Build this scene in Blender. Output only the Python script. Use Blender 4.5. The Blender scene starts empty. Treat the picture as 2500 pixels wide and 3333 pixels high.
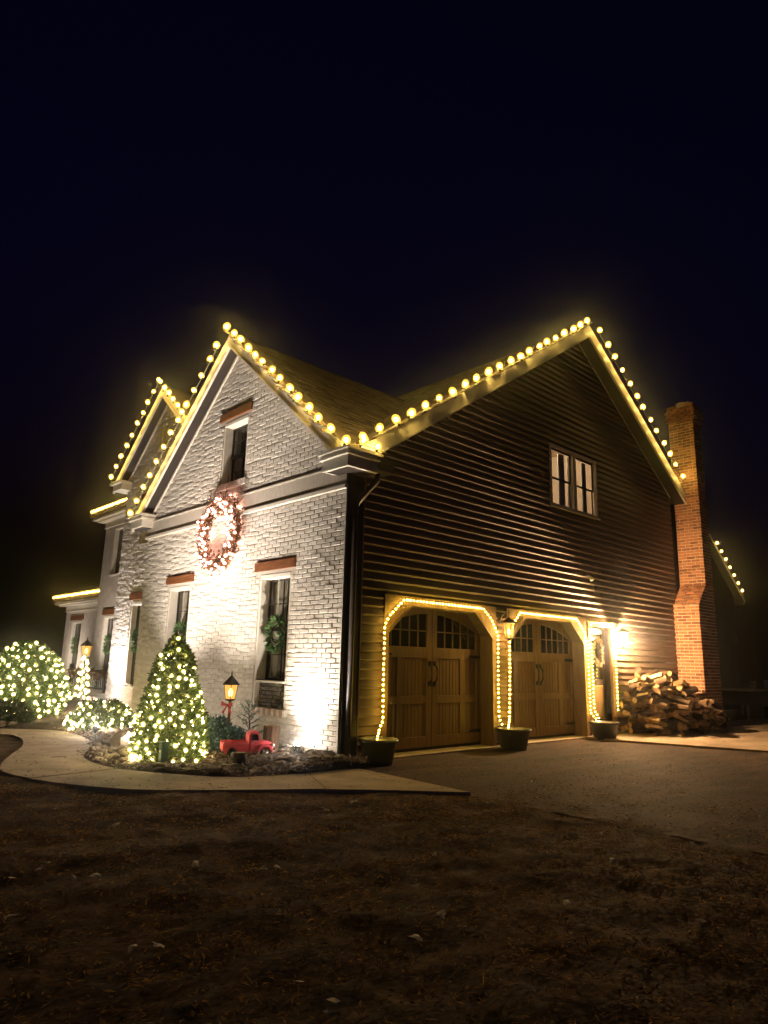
import bpy, bmesh, math, random
from mathutils import Vector, Matrix
from mathutils.geometry import tessellate_polygon
rnd = random.Random(7)
S = bpy.context.scene
COL = S.collection

# ------------------------------------------------------------------ camera
CP = Vector((-5.954, -7.19, 1.209))
yaw, pitch, roll = math.radians(47.0806), math.radians(12.5393), math.radians(1.4281)
fw = Vector((math.cos(yaw)*math.cos(pitch), math.sin(yaw)*math.cos(pitch), math.sin(pitch)))
rt = Vector((math.sin(yaw), -math.cos(yaw), 0))
up = rt.cross(fw)
r2 = rt*math.cos(roll) + up*math.sin(roll)
u2 = up*math.cos(roll) - rt*math.sin(roll)
cam = bpy.data.cameras.new('camera')
cam.sensor_fit = 'VERTICAL'; cam.sensor_height = 36; cam.lens = 23.712
cam.clip_start = .05; cam.clip_end = 1500
co = bpy.data.objects.new('camera', cam); COL.objects.link(co)
co.matrix_world = Matrix(((r2.x, u2.x, -fw.x, CP.x), (r2.y, u2.y, -fw.y, CP.y), (r2.z, u2.z, -fw.z, CP.z), (0, 0, 0, 1)))
S.camera = co

# ------------------------------------------------------------------ world: clear night
W = bpy.data.worlds.new('World'); S.world = W; W.use_nodes = True
nt = W.node_tree; nt.nodes.clear()
sky = nt.nodes.new('ShaderNodeTexSky'); sky.sky_type = 'NISHITA'; sky.sun_disc = False
sky.sun_elevation = math.radians(-3); sky.sun_rotation = math.radians(200)
sky.air_density = 1.0; sky.dust_density = 0.2; sky.ozone_density = 6
bg = nt.nodes.new('ShaderNodeBackground'); bg.inputs[1].default_value = 0.12
wo = nt.nodes.new('ShaderNodeOutputWorld')
nt.links.new(sky.outputs[0], bg.inputs[0]); nt.links.new(bg.outputs[0], wo.inputs[0])
sun = bpy.data.lights.new('moon', 'SUN'); sun.energy = 0.004; sun.angle = math.radians(.5); sun.color = (.75, .85, 1)
so = bpy.data.objects.new('moon', sun); COL.objects.link(so); so.rotation_euler = (math.radians(50), 0, math.radians(-20))
S.view_settings.view_transform = 'Standard'; S.view_settings.look = 'None'
S.view_settings.exposure = 0; S.view_settings.gamma = 1; S.view_settings.use_curve_mapping = False
S.render.engine = 'CYCLES'
S.cycles.use_denoising = True
try: S.cycles.denoiser = 'OPENIMAGEDENOISE'
except Exception: pass
S.cycles.max_bounces = 6; S.cycles.diffuse_bounces = 3; S.cycles.glossy_bounces = 3
S.cycles.transmission_bounces = 4; S.cycles.volume_bounces = 0; S.cycles.transparent_max_bounces = 12
S.cycles.sample_clamp_indirect = 4; S.cycles.caustics_reflective = False; S.cycles.caustics_refractive = False
S.cycles.use_light_tree = True

# lamp levels
L_ROOF, L_ROPE, L_NET, L_WREATH = 320, 250, 150, 240
P_FLOOD, P_SCONCE_R, P_SCONCE_M = 900, 3000, 130

BLOOM_DENSITY = .0036  # density of the volume added for lens glow
GZ = -0.10      # driveway level (garage floor is 0)

# ------------------------------------------------------------------ materials
def mat(name, c1, c2=None, rough=.7, scale=6., detail=4., bump=0., bscale=40., stretch=(1, 1, 1), spec=.3, metal=0., island=0., dist=.01, trans=0.):
    m = bpy.data.materials.new(name); m.use_nodes = True
    n = m.node_tree; b = n.nodes['Principled BSDF']
    b.inputs['Roughness'].default_value = rough
    b.inputs['Specular IOR Level'].default_value = spec
    b.inputs['Metallic'].default_value = metal
    if c2 is None: c2 = tuple(x*.72 for x in c1)
    g = n.nodes.new('ShaderNodeNewGeometry')
    mp = n.nodes.new('ShaderNodeMapping'); mp.inputs['Scale'].default_value = stretch
    n.links.new(g.outputs['Position'], mp.inputs['Vector'])
    t = n.nodes.new('ShaderNodeTexNoise'); t.inputs['Scale'].default_value = scale; t.inputs['Detail'].default_value = detail
    t.inputs['Roughness'].default_value = .62
    n.links.new(mp.outputs[0], t.inputs['Vector'])
    cr = n.nodes.new('ShaderNodeValToRGB')
    cr.color_ramp.elements[0].position = .32; cr.color_ramp.elements[0].color = (*c2, 1)
    cr.color_ramp.elements[1].position = .68; cr.color_ramp.elements[1].color = (*c1, 1)
    if island:
        ad = n.nodes.new('ShaderNodeMath'); ad.operation = 'MULTIPLY_ADD'
        ad.inputs[1].default_value = island; ad.inputs[2].default_value = -island/2
        n.links.new(g.outputs['Random Per Island'], ad.inputs[0])
        oi = n.nodes.new('ShaderNodeObjectInfo')
        ad3 = n.nodes.new('ShaderNodeMath'); ad3.operation = 'MULTIPLY_ADD'; ad3.inputs[1].default_value = island; ad3.inputs[2].default_value = -island/2
        n.links.new(oi.outputs['Random'], ad3.inputs[0])
        ad2 = n.nodes.new('ShaderNodeMath'); ad2.operation = 'ADD'
        n.links.new(t.outputs['Fac'], ad2.inputs[0]); n.links.new(ad.outputs[0], ad2.inputs[1])
        ad4 = n.nodes.new('ShaderNodeMath'); ad4.operation = 'ADD'
        n.links.new(ad2.outputs[0], ad4.inputs[0]); n.links.new(ad3.outputs[0], ad4.inputs[1])
        n.links.new(ad4.outputs[0], cr.inputs[0])
    else:
        n.links.new(t.outputs['Fac'], cr.inputs[0])
    n.links.new(cr.outputs[0], b.inputs['Base Color'])
    if bump:
        t2 = n.nodes.new('ShaderNodeTexNoise'); t2.inputs['Scale'].default_value = bscale; t2.inputs['Detail'].default_value = 6
        n.links.new(mp.outputs[0], t2.inputs['Vector'])
        bp = n.nodes.new('ShaderNodeBump'); bp.inputs['Strength'].default_value = bump; bp.inputs['Distance'].default_value = dist
        n.links.new(t2.outputs['Fac'], bp.inputs['Height']); n.links.new(bp.outputs[0], b.inputs['Normal'])
    if trans:
        tr = n.nodes.new('ShaderNodeBsdfTranslucent'); mx = n.nodes.new('ShaderNodeMixShader'); mx.inputs[0].default_value = trans
        n.links.new(cr.outputs[0], tr.inputs[0]); n.links.new(b.outputs[0], mx.inputs[1]); n.links.new(tr.outputs[0], mx.inputs[2])
        n.links.new(mx.outputs[0], n.nodes['Material Output'].inputs[0])
    return m

def emat(name, col, strength, transp=0.):
    m = bpy.data.materials.new(name); m.use_nodes = True
    n = m.node_tree; n.nodes.clear()
    o = n.nodes.new('ShaderNodeOutputMaterial'); e = n.nodes.new('ShaderNodeEmission')
    e.inputs[0].default_value = (*col, 1); e.inputs[1].default_value = strength
    if transp:
        t = n.nodes.new('ShaderNodeBsdfTransparent'); x = n.nodes.new('ShaderNodeMixShader'); x.inputs[0].default_value = 1-transp
        n.links.new(t.outputs[0], x.inputs[1]); n.links.new(e.outputs[0], x.inputs[2]); n.links.new(x.outputs[0], o.inputs[0])
        m.cycles.emission_sampling = 'NONE'
    else:
        n.links.new(e.outputs[0], o.inputs[0])
    return m

def glassmat(name, tint=(.9, .9, .9), refl=.12, rough=.03):
    m = bpy.data.materials.new(name); m.use_nodes = True
    n = m.node_tree; n.nodes.clear()
    o = n.nodes.new('ShaderNodeOutputMaterial'); t = n.nodes.new('ShaderNodeBsdfTransparent'); g = n.nodes.new('ShaderNodeBsdfGlossy')
    t.inputs[0].default_value = (*tint, 1); g.inputs['Roughness'].default_value = rough
    x = n.nodes.new('ShaderNodeMixShader'); x.inputs[0].default_value = refl
    n.links.new(t.outputs[0], x.inputs[1]); n.links.new(g.outputs[0], x.inputs[2]); n.links.new(x.outputs[0], o.inputs[0])
    return m

M = {}
M['brick'] = mat('painted_brick', (.74, .68, .61), (.58, .52, .45), .8, 7, bump=.7, bscale=48, island=.3, dist=.008)
M['mortar'] = mat('painted_mortar', (.62, .56, .49), (.50, .44, .37), .9, 20, bump=.4)
M['redbrick'] = mat('chimney_brick', (.50, .22, .105), (.24, .095, .05), .85, 9, bump=.5, bscale=60, island=.7)
M['redmortar'] = mat('chimney_mortar', (.74, .62, .45), (.60, .48, .34), .9, 20, bump=.4)
M['siding'] = mat('brown_siding', (.165, .098, .060), (.09, .053, .032), .55, 3, bump=.35, bscale=30, stretch=(.18, 1, 5), spec=.35, island=.35)
M['trim_white'] = mat('cream_paint', (.76, .70, .60), (.66, .59, .5), .5, 8, spec=.4)
M['band'] = mat('weathered_band_board', (.60, .53, .45), (.44, .38, .31), .7, 12, stretch=(1, 6, .6))
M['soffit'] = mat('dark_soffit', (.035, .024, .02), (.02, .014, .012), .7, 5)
M['shingle'] = mat('roof_shingle', (.17, .12, .08), (.08, .055, .04), .9, 5, bump=.7, bscale=120, island=.6)
M['timber'] = mat('stained_timber', (.24, .088, .030), (.09, .030, .011), .6, 6, stretch=(4, 1, 6), bump=.3)
M['darkbrown'] = mat('dark_brown_metal', (.05, .033, .024), (.03, .02, .015), .45, 6, spec=.5)
M['black'] = mat('black_iron', (.02, .018, .016), (.012, .011, .01), .45, 6, spec=.5)
M['doorwood'] = mat('garage_door_wood', (.36, .225, .095), (.24, .14, .055), .55, 5, bump=.3, bscale=40, stretch=(6, 6, .5))
M['jamb'] = mat('door_trim_wood', (.29, .18, .08), (.19, .115, .05), .55, 5, stretch=(2, 2, .5))
M['darkpane'] = mat('dark_window_glass', (.010, .009, .008), (.006, .006, .006), .06, 2, spec=.6)
M['glass'] = glassmat('window_glass')
M['sash'] = mat('black_sash', (.03, .025, .02), (.02, .017, .014), .4, 6)
M['curtain'] = mat('pale_curtain', (.50, .46, .36), (.22, .19, .14), .9, 5, stretch=(1, 9, .4))
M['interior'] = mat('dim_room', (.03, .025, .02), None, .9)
M['plaster'] = mat('pale_wall', (.62, .54, .45), (.48, .40, .33), .85, 5, bump=.5, bscale=26)
M['sillstone'] = mat('sill_stone', (.62, .58, .46), (.5, .46, .36), .7, 9)
M['darkstone'] = mat('dark_stone_infill', (.13, .11, .08), (.05, .04, .03), .8, 11, bump=.9, bscale=22, stretch=(1, .5, 1.5), dist=.03)
M['sillbrick'] = mat('pink_sill_brick', (.55, .36, .27), (.40, .24, .18), .85, 9)
M['concrete'] = mat('walk_concrete', (.60, .50, .36), (.36, .29, .20), .85, 3.0, detail=8, bump=.35, bscale=70)
M['pad'] = mat('pad_concrete', (.42, .33, .24), (.22, .16, .11), .8, 1.6, detail=8, bump=.4, bscale=30, stretch=(.7, 1.6, 1))
M['asphalt'] = mat('drive_gravel', (.095, .05, .022), (.012, .006, .003), .9, 3.2, detail=12, bump=.6, bscale=30, dist=.012, stretch=(.35, 1.3, 1))
M['gravelstone'] = mat('gravel_stone', (.15, .088, .043), (.025, .014, .008), .9, 40, island=.8)
M['soil'] = mat('lawn_soil', (.125, .064, .021), (.014, .007, .002), .95, 4, detail=12, bump=.7, bscale=22, dist=.015, stretch=(.8, 1.2, 1))
M['mulch'] = mat('bed_mulch', (.09, .058, .032), (.025, .016, .01), .95, 16, detail=8, bump=1., bscale=40, dist=.03)
M['grass'] = mat('dry_grass', (.74, .44, .13), (.08, .042, .014), .9, 2.2, detail=8, island=.6, trans=.45)
M['leafdark'] = mat('evergreen_leaf', (.085, .125, .025), (.03, .055, .012), .6, 8, island=.7, trans=.3)
M['leafbush'] = mat('bush_leaf', (.11, .19, .035), (.035, .075, .015), .6, 8, island=.7, trans=.3)
M['leafblue'] = mat('blue_green_leaf', (.16, .25, .24), (.05, .10, .10), .6, 8, island=.7, trans=.3)
M['leafwreath'] = mat('wreath_leaf', (.28, .09, .035), (.08, .05, .018), .6, 14, island=.9, trans=.3)
M['leafswag'] = mat('swag_leaf', (.13, .22, .07), (.04, .09, .03), .6, 10, island=.8, trans=.3)
M['drypetal'] = mat('dried_petal', (.5, .4, .26), (.22, .15, .09), .8, 14, island=.8)
M['bark'] = mat('bark', (.12, .07, .04), (.04, .024, .015), .9, 12, bump=1., bscale=30, stretch=(2, 2, .4), dist=.02)
M['cutwood'] = mat('split_wood', (.46, .30, .15), (.25, .15, .07), .8, 7, bump=.4, bscale=40, island=.6)
M['stone'] = mat('bed_stone', (.36, .29, .2), (.17, .13, .09), .85, 9, bump=.7, bscale=25, island=.7)
M['pot'] = mat('planter_glaze', (.03, .021, .016), (.016, .011, .008), .35, 6, spec=.5)
M['rimclay'] = mat('planter_soil', (.16, .12, .06), (.08, .06, .03), .8, 20, bump=.8)
M['redpaint'] = mat('red_truck_paint', (.88, .14, .17), (.76, .09, .11), .35, 9, spec=.5)
M['redbow'] = mat('red_ribbon', (.35, .02, .015), (.2, .01, .01), .6, 9)
M['tyre'] = mat('tyre_rubber', (.02, .018, .018), None, .8)
M['chrome'] = mat('white_hub', (.75, .72, .72), None, .3, 6)
M['litter'] = mat('pale_leaf', (.90, .82, .66), (.78, .66, .46), .8, 30)
M['cloth'] = mat('dark_cloth', (.015, .013, .012), None, .9)
M['tabletop'] = mat('pale_tabletop', (.6, .5, .36), (.3, .24, .17), .7, 7)
M['whiteplastic'] = mat('white_cup', (.85, .86, .92), None, .4)
M['cushion'] = mat('pale_cushion', (.62, .5, .42), (.45, .33, .27), .8, 9)
M['greenbox'] = mat('green_plastic', (.05, .12, .08), None, .5)
M['wire'] = mat('dark_cable', (.03, .035, .02), None, .6)
M['palewire'] = mat('pale_clip_cable', (.35, .33, .2), None, .6)
M['roombright'] = emat('lit_room', (1, .74, .46), .95)
M['roomdim'] = mat('room_wall', (.6, .48, .33), (.5, .38, .25), .9, 3)
M['bulb_roof'] = emat('roof_bulb_filament', (1, .67, .15), L_ROOF)
M['bloom_roof'] = emat('roof_bulb_bloom_shell', (1, .54, .06), 2.8, .4)  # bulb glass oversized and emissive, imitating lens bloom; same for the shells below
M['bulb_rope'] = emat('rope_bulb', (1, .64, .08), L_ROPE)
M['bloom_rope'] = emat('rope_bulb_bloom_shell', (1, .74, .12), 1.2, .4)
M['bulb_net'] = emat('net_bulb', (1, .80, .38), L_NET)
M['bloom_net'] = emat('net_bulb_bloom_shell', (1, .76, .16), 1.3, .5)
M['bulb_wreath'] = emat('wreath_bulb', (1, .50, .38), L_WREATH)
M['bloom_wreath'] = emat('wreath_bulb_bloom_shell', (1, .40, .28), 1.9, .45)
M['flame'] = emat('lantern_bulb', (1, .62, .22), 9)
M['lantern_glass'] = emat('lantern_glass', (1, .42, .06), 1.8, .5)
M['lantern_glass_white'] = emat('bright_lantern_glass', (1, .72, .38), 5.0, .75)
M['floodlens'] = emat('flood_lens', (1, .95, .92), 30)

# ------------------------------------------------------------------ mesh helpers
class MB:
    def __init__(s): s.v = []; s.f = []; s.m = []
    def add(s, vs, fs, mi=0):
        o = len(s.v); s.v += [tuple(p) for p in vs]
        s.f += [tuple(i+o for i in f) for f in fs]; s.m += [mi]*len(fs)
    def box(s, a, b, mi=0):
        (x0, y0, z0), (x1, y1, z1) = a, b
        s.add([(x0,y0,z0),(x1,y0,z0),(x1,y1,z0),(x0,y1,z0),(x0,y0,z1),(x1,y0,z1),(x1,y1,z1),(x0,y1,z1)],
              [(0,3,2,1),(4,5,6,7),(0,1,5,4),(1,2,6,5),(2,3,7,6),(3,0,4,7)], mi)
    def block(s, O, U, V, N, u0, u1, v0, v1, n0, n1, ch=0., mi=0):
        """box in a frame, its n1 face chamfered by ch"""
        O, U, V, N = Vector(O), Vector(U), Vector(V), Vector(N)
        P = lambda u, v, n: O+U*u+V*v+N*n
        if ch <= 0:
            s.add([P(u0,v0,n0),P(u1,v0,n0),P(u1,v1,n0),P(u0,v1,n0),P(u0,v0,n1),P(u1,v0,n1),P(u1,v1,n1),P(u0,v1,n1)],
                  [(0,3,2,1),(4,5,6,7),(0,1,5,4),(1,2,6,5),(2,3,7,6),(3,0,4,7)], mi); return
        m = n1-ch
        s.add([P(u0,v0,n0),P(u1,v0,n0),P(u1,v1,n0),P(u0,v1,n0),P(u0,v0,m),P(u1,v0,m),P(u1,v1,m),P(u0,v1,m),
               P(u0+ch,v0+ch,n1),P(u1-ch,v0+ch,n1),P(u1-ch,v1-ch,n1),P(u0+ch,v1-ch,n1)],
              [(0,1,5,4),(1,2,6,5),(2,3,7,6),(3,0,4,7),(4,5,9,8),(5,6,10,9),(6,7,11,10),(7,4,8,11),(8,9,10,11)], mi)
    def prism(s, poly, d0, d1, axis='x', mi=0):
        """poly: list of 2D points; extruded along axis between d0,d1. axis x: pts=(y,z); y: pts=(x,z); z: pts=(x,y)"""
        n = len(poly)
        f = {'x': lambda a, b, d: (d, a, b), 'y': lambda a, b, d: (a, d, b), 'z': lambda a, b, d: (a, b, d)}[axis]
        vs = [f(a, b, d0) for a, b in poly]+[f(a, b, d1) for a, b in poly]
        fs = [tuple(range(n)), tuple(range(2*n-1, n-1, -1))]+[(i, n+i, n+(i+1) % n, (i+1) % n) for i in range(n)]
        s.add(vs, fs, mi)
    def tube(s, pts, r, n=6, mi=0, cap=True):
        pts = [Vector(p) for p in pts]; rs = r if isinstance(r, (list, tuple)) else [r]*len(pts)
        vs = []; fs = []
        for i, p in enumerate(pts):
            d = (pts[min(i+1, len(pts)-1)]-pts[max(i-1, 0)])
            if d.length < 1e-9: d = Vector((0, 0, 1))
            d.normalize(); a = d.orthogonal().normalized() if abs(d.z) > .99 else d.cross(Vector((0, 0, 1))).normalized(); b = d.cross(a)
            for k in range(n):
                t = 2*math.pi*k/n; vs.append(p+(a*math.cos(t)+b*math.sin(t))*rs[i])
        for i in range(len(pts)-1):
            for k in range(n): fs.append((i*n+k, i*n+(k+1) % n, (i+1)*n+(k+1) % n, (i+1)*n+k))
        if cap: fs += [tuple(range(n-1, -1, -1)), tuple((len(pts)-1)*n+k for k in range(n))]
        s.add(vs, fs, mi)
    def lathe(s, prof, c=(0, 0, 0), n=16, mi=0):
        vs = []; fs = []
        for r, z in prof:
            for k in range(n):
                t = 2*math.pi*k/n; vs.append((c[0]+r*math.cos(t), c[1]+r*math.sin(t), c[2]+z))
        for i in range(len(prof)-1):
            for k in range(n): fs.append((i*n+k, i*n+(k+1) % n, (i+1)*n+(k+1) % n, (i+1)*n+k))
        s.add(vs, fs, mi)
    def ico(s, c, r, sub=1, mi=0, sc=(1, 1, 1), jit=0., rg=None):
        bm = bmesh.new(); bmesh.ops.create_icosphere(bm, subdivisions=sub, radius=1)
        vs = []
        for v in bm.verts:
            j = 1+(rg.uniform(-jit, jit) if rg else 0)
            vs.append((c[0]+v.co.x*r*sc[0]*j, c[1]+v.co.y*r*sc[1]*j, c[2]+v.co.z*r*sc[2]*j))
        bm.verts.index_update()
        fs = [tuple(v.index for v in f.verts) for f in bm.faces]; bm.free()
        s.add(vs, fs, mi)
    def leaf(s, p, d, n, l, w, mi=0):
        """a pointed, slightly folded leaf"""
        p, d, n = Vector(p), Vector(d).normalized(), Vector(n)
        side = d.cross(n)
        if side.length < 1e-6: side = d.orthogonal()
        side.normalize(); nn = side.cross(d)
        s.add([p, p+d*l*.5+side*w*.5+nn*w*.15, p+d*l, p+d*l*.5-side*w*.5+nn*w*.15], [(0, 1, 2), (0, 2, 3)], mi)
    def mesh(s, name, mats, smooth=False):
        me = bpy.data.meshes.new(name); me.from_pydata(s.v, [], s.f)
        for m in (mats if isinstance(mats, (list, tuple)) else [mats]): me.materials.append(M[m] if isinstance(m, str) else m)
        if any(s.m): me.polygons.foreach_set('material_index', s.m)
        if smooth: me.polygons.foreach_set('use_smooth', [True]*len(me.polygons))
        me.update(); return me
    def build(s, name, mats, parent=None, smooth=False, **kw):
        return obj(name, s.mesh(name, mats, smooth), parent, **kw)

ORG = {}
def obj(name, me, parent=None, org=(0, 0, 0), rot=None, scale=None, label=None, cat=None, group=None, kind=None):
    o = bpy.data.objects.new(name, me); COL.objects.link(o)
    org = Vector(org); ORG[o.name] = org
    if parent is not None:
        o.parent = parent; o.location = org-ORG[parent.name]
    else: o.location = org
    if rot is not None: o.rotation_euler = rot
    if scale is not None: o.scale = scale
    if label: o['label'] = label
    if cat: o['category'] = cat
    if group: o['group'] = group
    if kind: o['kind'] = kind
    return o
def thing(name, label, cat, org, group=None, kind=None):
    o = obj(name, None, None, org, label=label, cat=cat, group=group, kind=kind)
    o.empty_display_size = .2
    return o
def lamp(kind, name, parent, org, energy, color, target=None, **kw):
    l = bpy.data.lights.new(name, kind); l.energy = energy; l.color = color
    for k, v in kw.items(): setattr(l, k, v)
    o = bpy.data.objects.new(name, l); COL.objects.link(o); o.parent = parent
    o.location = Vector(org)-ORG[parent.name]
    if target is not None:
        o.rotation_euler = (Vector(target)-Vector(org)).to_track_quat('-Z', 'Y').to_euler()
    return o
def poly_holes(outer, holes, f):
    """flat sheet with holes: returns verts, faces; f maps 2D->3D"""
    loops = [[Vector((a, b, 0)) for a, b in outer]]+[[Vector((a, b, 0)) for a, b in h] for h in holes]
    tris = tessellate_polygon(loops)
    pts = [p for l in loops for p in l]
    return [f(p.x, p.y) for p in pts], [tuple(t) for t in tris]

# ------------------------------------------------------------------ ground
def hnoise(x, y):
    return (math.sin(x*1.9+1.3*math.sin(y*1.1))+math.sin(y*2.3+1.7*math.sin(x*.8))+.6*math.sin(x*5.1+y*3.7)+.4*math.sin(7.3*y-4.9*x))/3
mb = MB(); mb.add([(-80, -80, GZ-.06), (80, -80, GZ-.06), (80, 80, GZ-.06), (-80, 80, GZ-.06)], [(0, 1, 2, 3)])
mb.build('ground', 'soil', kind='structure')
# driveway: one uneven sheet of packed gravel
mb = MB(); nx, ny = 140, 180
xs = [-.2+(i/nx)*14.2 for i in range(nx+1)]; ys = [-16+(j/ny)**.8*16.0 for j in range(ny+1)]
from mathutils import noise as mno
vs = [(x, y, GZ-.004+(.012*mno.noise((x*.5, y*2.2, 0))+.012*mno.noise((x*1.7, y*4.5, 5)))*(1 if y < -.7 else .2)) for y in ys for x in xs]
mb.add(vs, [(j*(nx+1)+i, j*(nx+1)+i+1, (j+1)*(nx+1)+i+1, (j+1)*(nx+1)+i) for j in range(ny) for i in range(nx)])
mb.build('driveway', 'asphalt', smooth=True, kind='structure')
# lawn in front
mb = MB(); nx, ny = 230, 380
x0, x1, y0, y1 = -9.5, .7, -10.5, 7.5
from mathutils import noise as mno
def lawn_z(x, y):
    v = .030*mno.noise((x*1.1, y*1.6, 1.7))+.022*mno.noise((x*3.6, y*4.6, 4.2))+.014*mno.noise((x*10, y*12, 9.1))
    if y > -2.6: edge = (-.2-x)/.6; dr = max(0, x+.2)*.2
    else: edge = (.5-x)/.9; dr = max(0, x+.1)*.05
    return GZ-.010+v*max(.25, min(1, edge))-dr
vs = [(x0+(x1-x0)*i/nx, y0+(y1-y0)*j/ny, lawn_z(x0+(x1-x0)*i/nx, y0+(y1-y0)*j/ny)) for j in range(ny+1) for i in range(nx+1)]
OUT = [(-3.6,6.0),(-2.62,5.38),(-2.50,4.95),(-2.56,4.4),(-2.78,3.65),(-3.15,2.8),(-3.45,2.05),(-3.58,1.5),(-3.5,.95),(-3.25,.3),(-2.9,-.27),(-2.4,-.72),(-1.85,-1.08),(-1.3,-1.42),(-.75,-1.9),(-.2,-2.42)]
INN = [(-3.4,7.0),(-2.4,6.27),(-1.72,5.54),(-1.65,4.67),(-1.79,3.72),(-2.1,2.95),(-2.45,2.2),(-2.55,1.55),(-2.5,1.05),(-2.3,.6),(-2.05,.18),(-1.7,-.27),(-1.22,-.43),(-.85,-.5),(-.35,-.5),(-.12,-.6)]
mb.add(vs, [(j*(nx+1)+i, j*(nx+1)+i+1, (j+1)*(nx+1)+i+1, (j+1)*(nx+1)+i) for j in range(ny) for i in range(nx)])
mb.build('lawn', 'soil', smooth=True, kind='structure')

def dense(pl, k):
    """Catmull-Rom resample"""
    out = []
    for i in range(len(pl)-1):
        p0, p1, p2, p3 = [Vector((*pl[max(0, min(len(pl)-1, q))], 0)) for q in (i-1, i, i+1, i+2)]
        for s in range(k):
            t = s/k
            out.append(.5*((2*p1)+(-p0+p2)*t+(2*p0-5*p1+4*p2-p3)*t*t+(-p0+3*p1-3*p2+p3)*t**3))
    out.append(Vector((*pl[-1], 0))); return out
K = 8
DO, DI = dense(OUT, K), dense(INN, K)
WZ = GZ+.022
cuts = [0, 3*K+2, 5*K+2, 8*K+1, 10*K+5, 13*K, len(DO)-1]
walk = None
mb = MB()
vs = [(p.x, p.y, GZ+.006) for p in DO]+[(p.x, p.y, GZ+.006) for p in DI]; n = len(DO)
mb.add(vs, [(i, i+1, n+i+1, n+i) for i in range(n-1)])
walk = mb.build('walkway', 'mulch', kind='structure')
for a, b in zip(cuts[:-1], cuts[1:]):
    mb = MB(); q = list(range(a, b+1)); m = len(q)
    def pt(side, i, z):
        p = (DO if side == 0 else DI)[i].copy()
        if i == a and a: p += ((DO if side == 0 else DI)[i+1]-p).normalized()*.006
        if i == b and b < n-1: p += ((DO if side == 0 else DI)[i-1]-p).normalized()*.006
        return (p.x, p.y, z)
    tilt = rnd.uniform(-.004, .004)
    vs = [pt(0, i, WZ+tilt) for i in q]+[pt(1, i, WZ+tilt) for i in q]+[pt(0, i, GZ-.03) for i in q]+[pt(1, i, GZ-.03) for i in q]
    fs = [(i, i+1, m+i+1, m+i) for i in range(m-1)]+[(i, 2*m+i, 2*m+i+1, i+1) for i in range(m-1)]+[(m+i, m+i+1, 3*m+i+1, 3*m+i) for i in range(m-1)]
    fs += [(0, m, 3*m, 2*m), (m-1, 3*m-1, 4*m-1, 2*m-1)]
    mb.add(vs, fs); mb.build('slab', 'concrete', walk)

# planting bed of mulch between walk and wall
def bed_z(x, y): return GZ+.03+.045*hnoise(x*3.1, y*2.7)+.02*hnoise(x*9, y*8)+.08*max(0, min(1, (x+1.6)/1.6))
mb = MB(); NB = 16; rows = []
edge = [Vector((-2.9, 8.2, 0))]*0+DI
for p in edge:
    wx = -.005 if p.y < 6.5 else .98
    row = []
    ty = max(p.y, .0) if p.x > -1.3 else p.y
    for k in range(NB+1):
        t = k/NB; x = p.x+(wx-p.x)*t; y = p.y+((ty if p.y > 0 else max(.0, p.y+.35))-p.y)*t
        z = bed_z(x, y) if k else GZ-.01
        row.append((x, y, z))
    rows.append(row)
vs = [v for r in rows for v in r]
mb.add(vs, [(j*(NB+1)+i, j*(NB+1)+i+1, (j+1)*(NB+1)+i+1, (j+1)*(NB+1)+i) for j in range(len(rows)-1) for i in range(NB)])
# far part of the bed, behind the bush
nx, ny = 14, 30
vs = [(-3.4+4.4*i/nx, 6.0+12*j/ny, bed_z(-3.4+4.4*i/nx, 6+12*j/ny)-.03) for j in range(ny+1) for i in range(nx+1)]
mb.add(vs, [(j*(nx+1)+i, j*(nx+1)+i+1, (j+1)*(nx+1)+i+1, (j+1)*(nx+1)+i) for j in range(ny) for i in range(nx)])
mb.build('planting_bed', 'mulch', smooth=True, kind='structure')

# concrete pad by the house door
mb = MB()
mb.prism([(5.98, -.1), (6.02, -.75), (6.75, -3.0), (7.6, -5.6), (19, -5.6), (19, -.02), (12.2, -.02), (10.4, -.02), (6.4, -.02)], GZ-.03, GZ+.03, 'z')
pad = mb.build('concrete_pad', 'pad', kind='structure')

# ------------------------------------------------------------------ the house
house = thing('house', 'two storey house with cream painted brick gables and brown lap siding over two garage doors', 'house', (0, 0, GZ))

# -- gable one (cream brick, faces -X)
YC, SL1, ZS0 = 3.27, .856, 4.05
def zs1(y): return ZS0+SL1*(y if y < YC else 2*YC-y)
YW = 2*YC
HOLES1 = [(1.24, 2.12, .49, 2.52), (4.43, 5.31, .49, 2.52), (2.80, 3.66, 4.28, 5.47)]
def rect(h): return [(h[0], h[2]), (h[1], h[2]), (h[1], h[3]), (h[0], h[3])]
mb = MB()
v, f = poly_holes([(0, GZ-.2), (YW, GZ-.2), (YW, zs1(YW)+.1), (YC, zs1(YC)+.1), (0, zs1(0)+.1)], [rect(h) for h in HOLES1], lambda a, b: (.006, a, b))
mb.add(v, f)
for h in HOLES1:      # reveals of the openings
    y0, y1, z0, z1 = h
    for a, b in (((y0, z0), (y0, z1)), ((y1, z0), (y1, z1)), ((y0, z1), (y1, z1)), ((y0, z0), (y1, z0))):
        mb.add([(.006, *a), (.006, *b), (.30, *b), (.30, *a)], [(0, 1, 2, 3)])
mb.add([(.006, 0.006, GZ-.2), (.3, 0.006, GZ-.2), (.3, 0.006, 4.1), (.006, 0.006, 4.1)], [(0, 1, 2, 3)])
mb.add([(.006, YW, GZ-.2), (6, YW, GZ-.2), (6, YW, 4.2), (.006, YW, 4.2)], [(0, 1, 2, 3)])
wall1 = mb.build('white_brick_wall', 'mortar', house)

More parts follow.
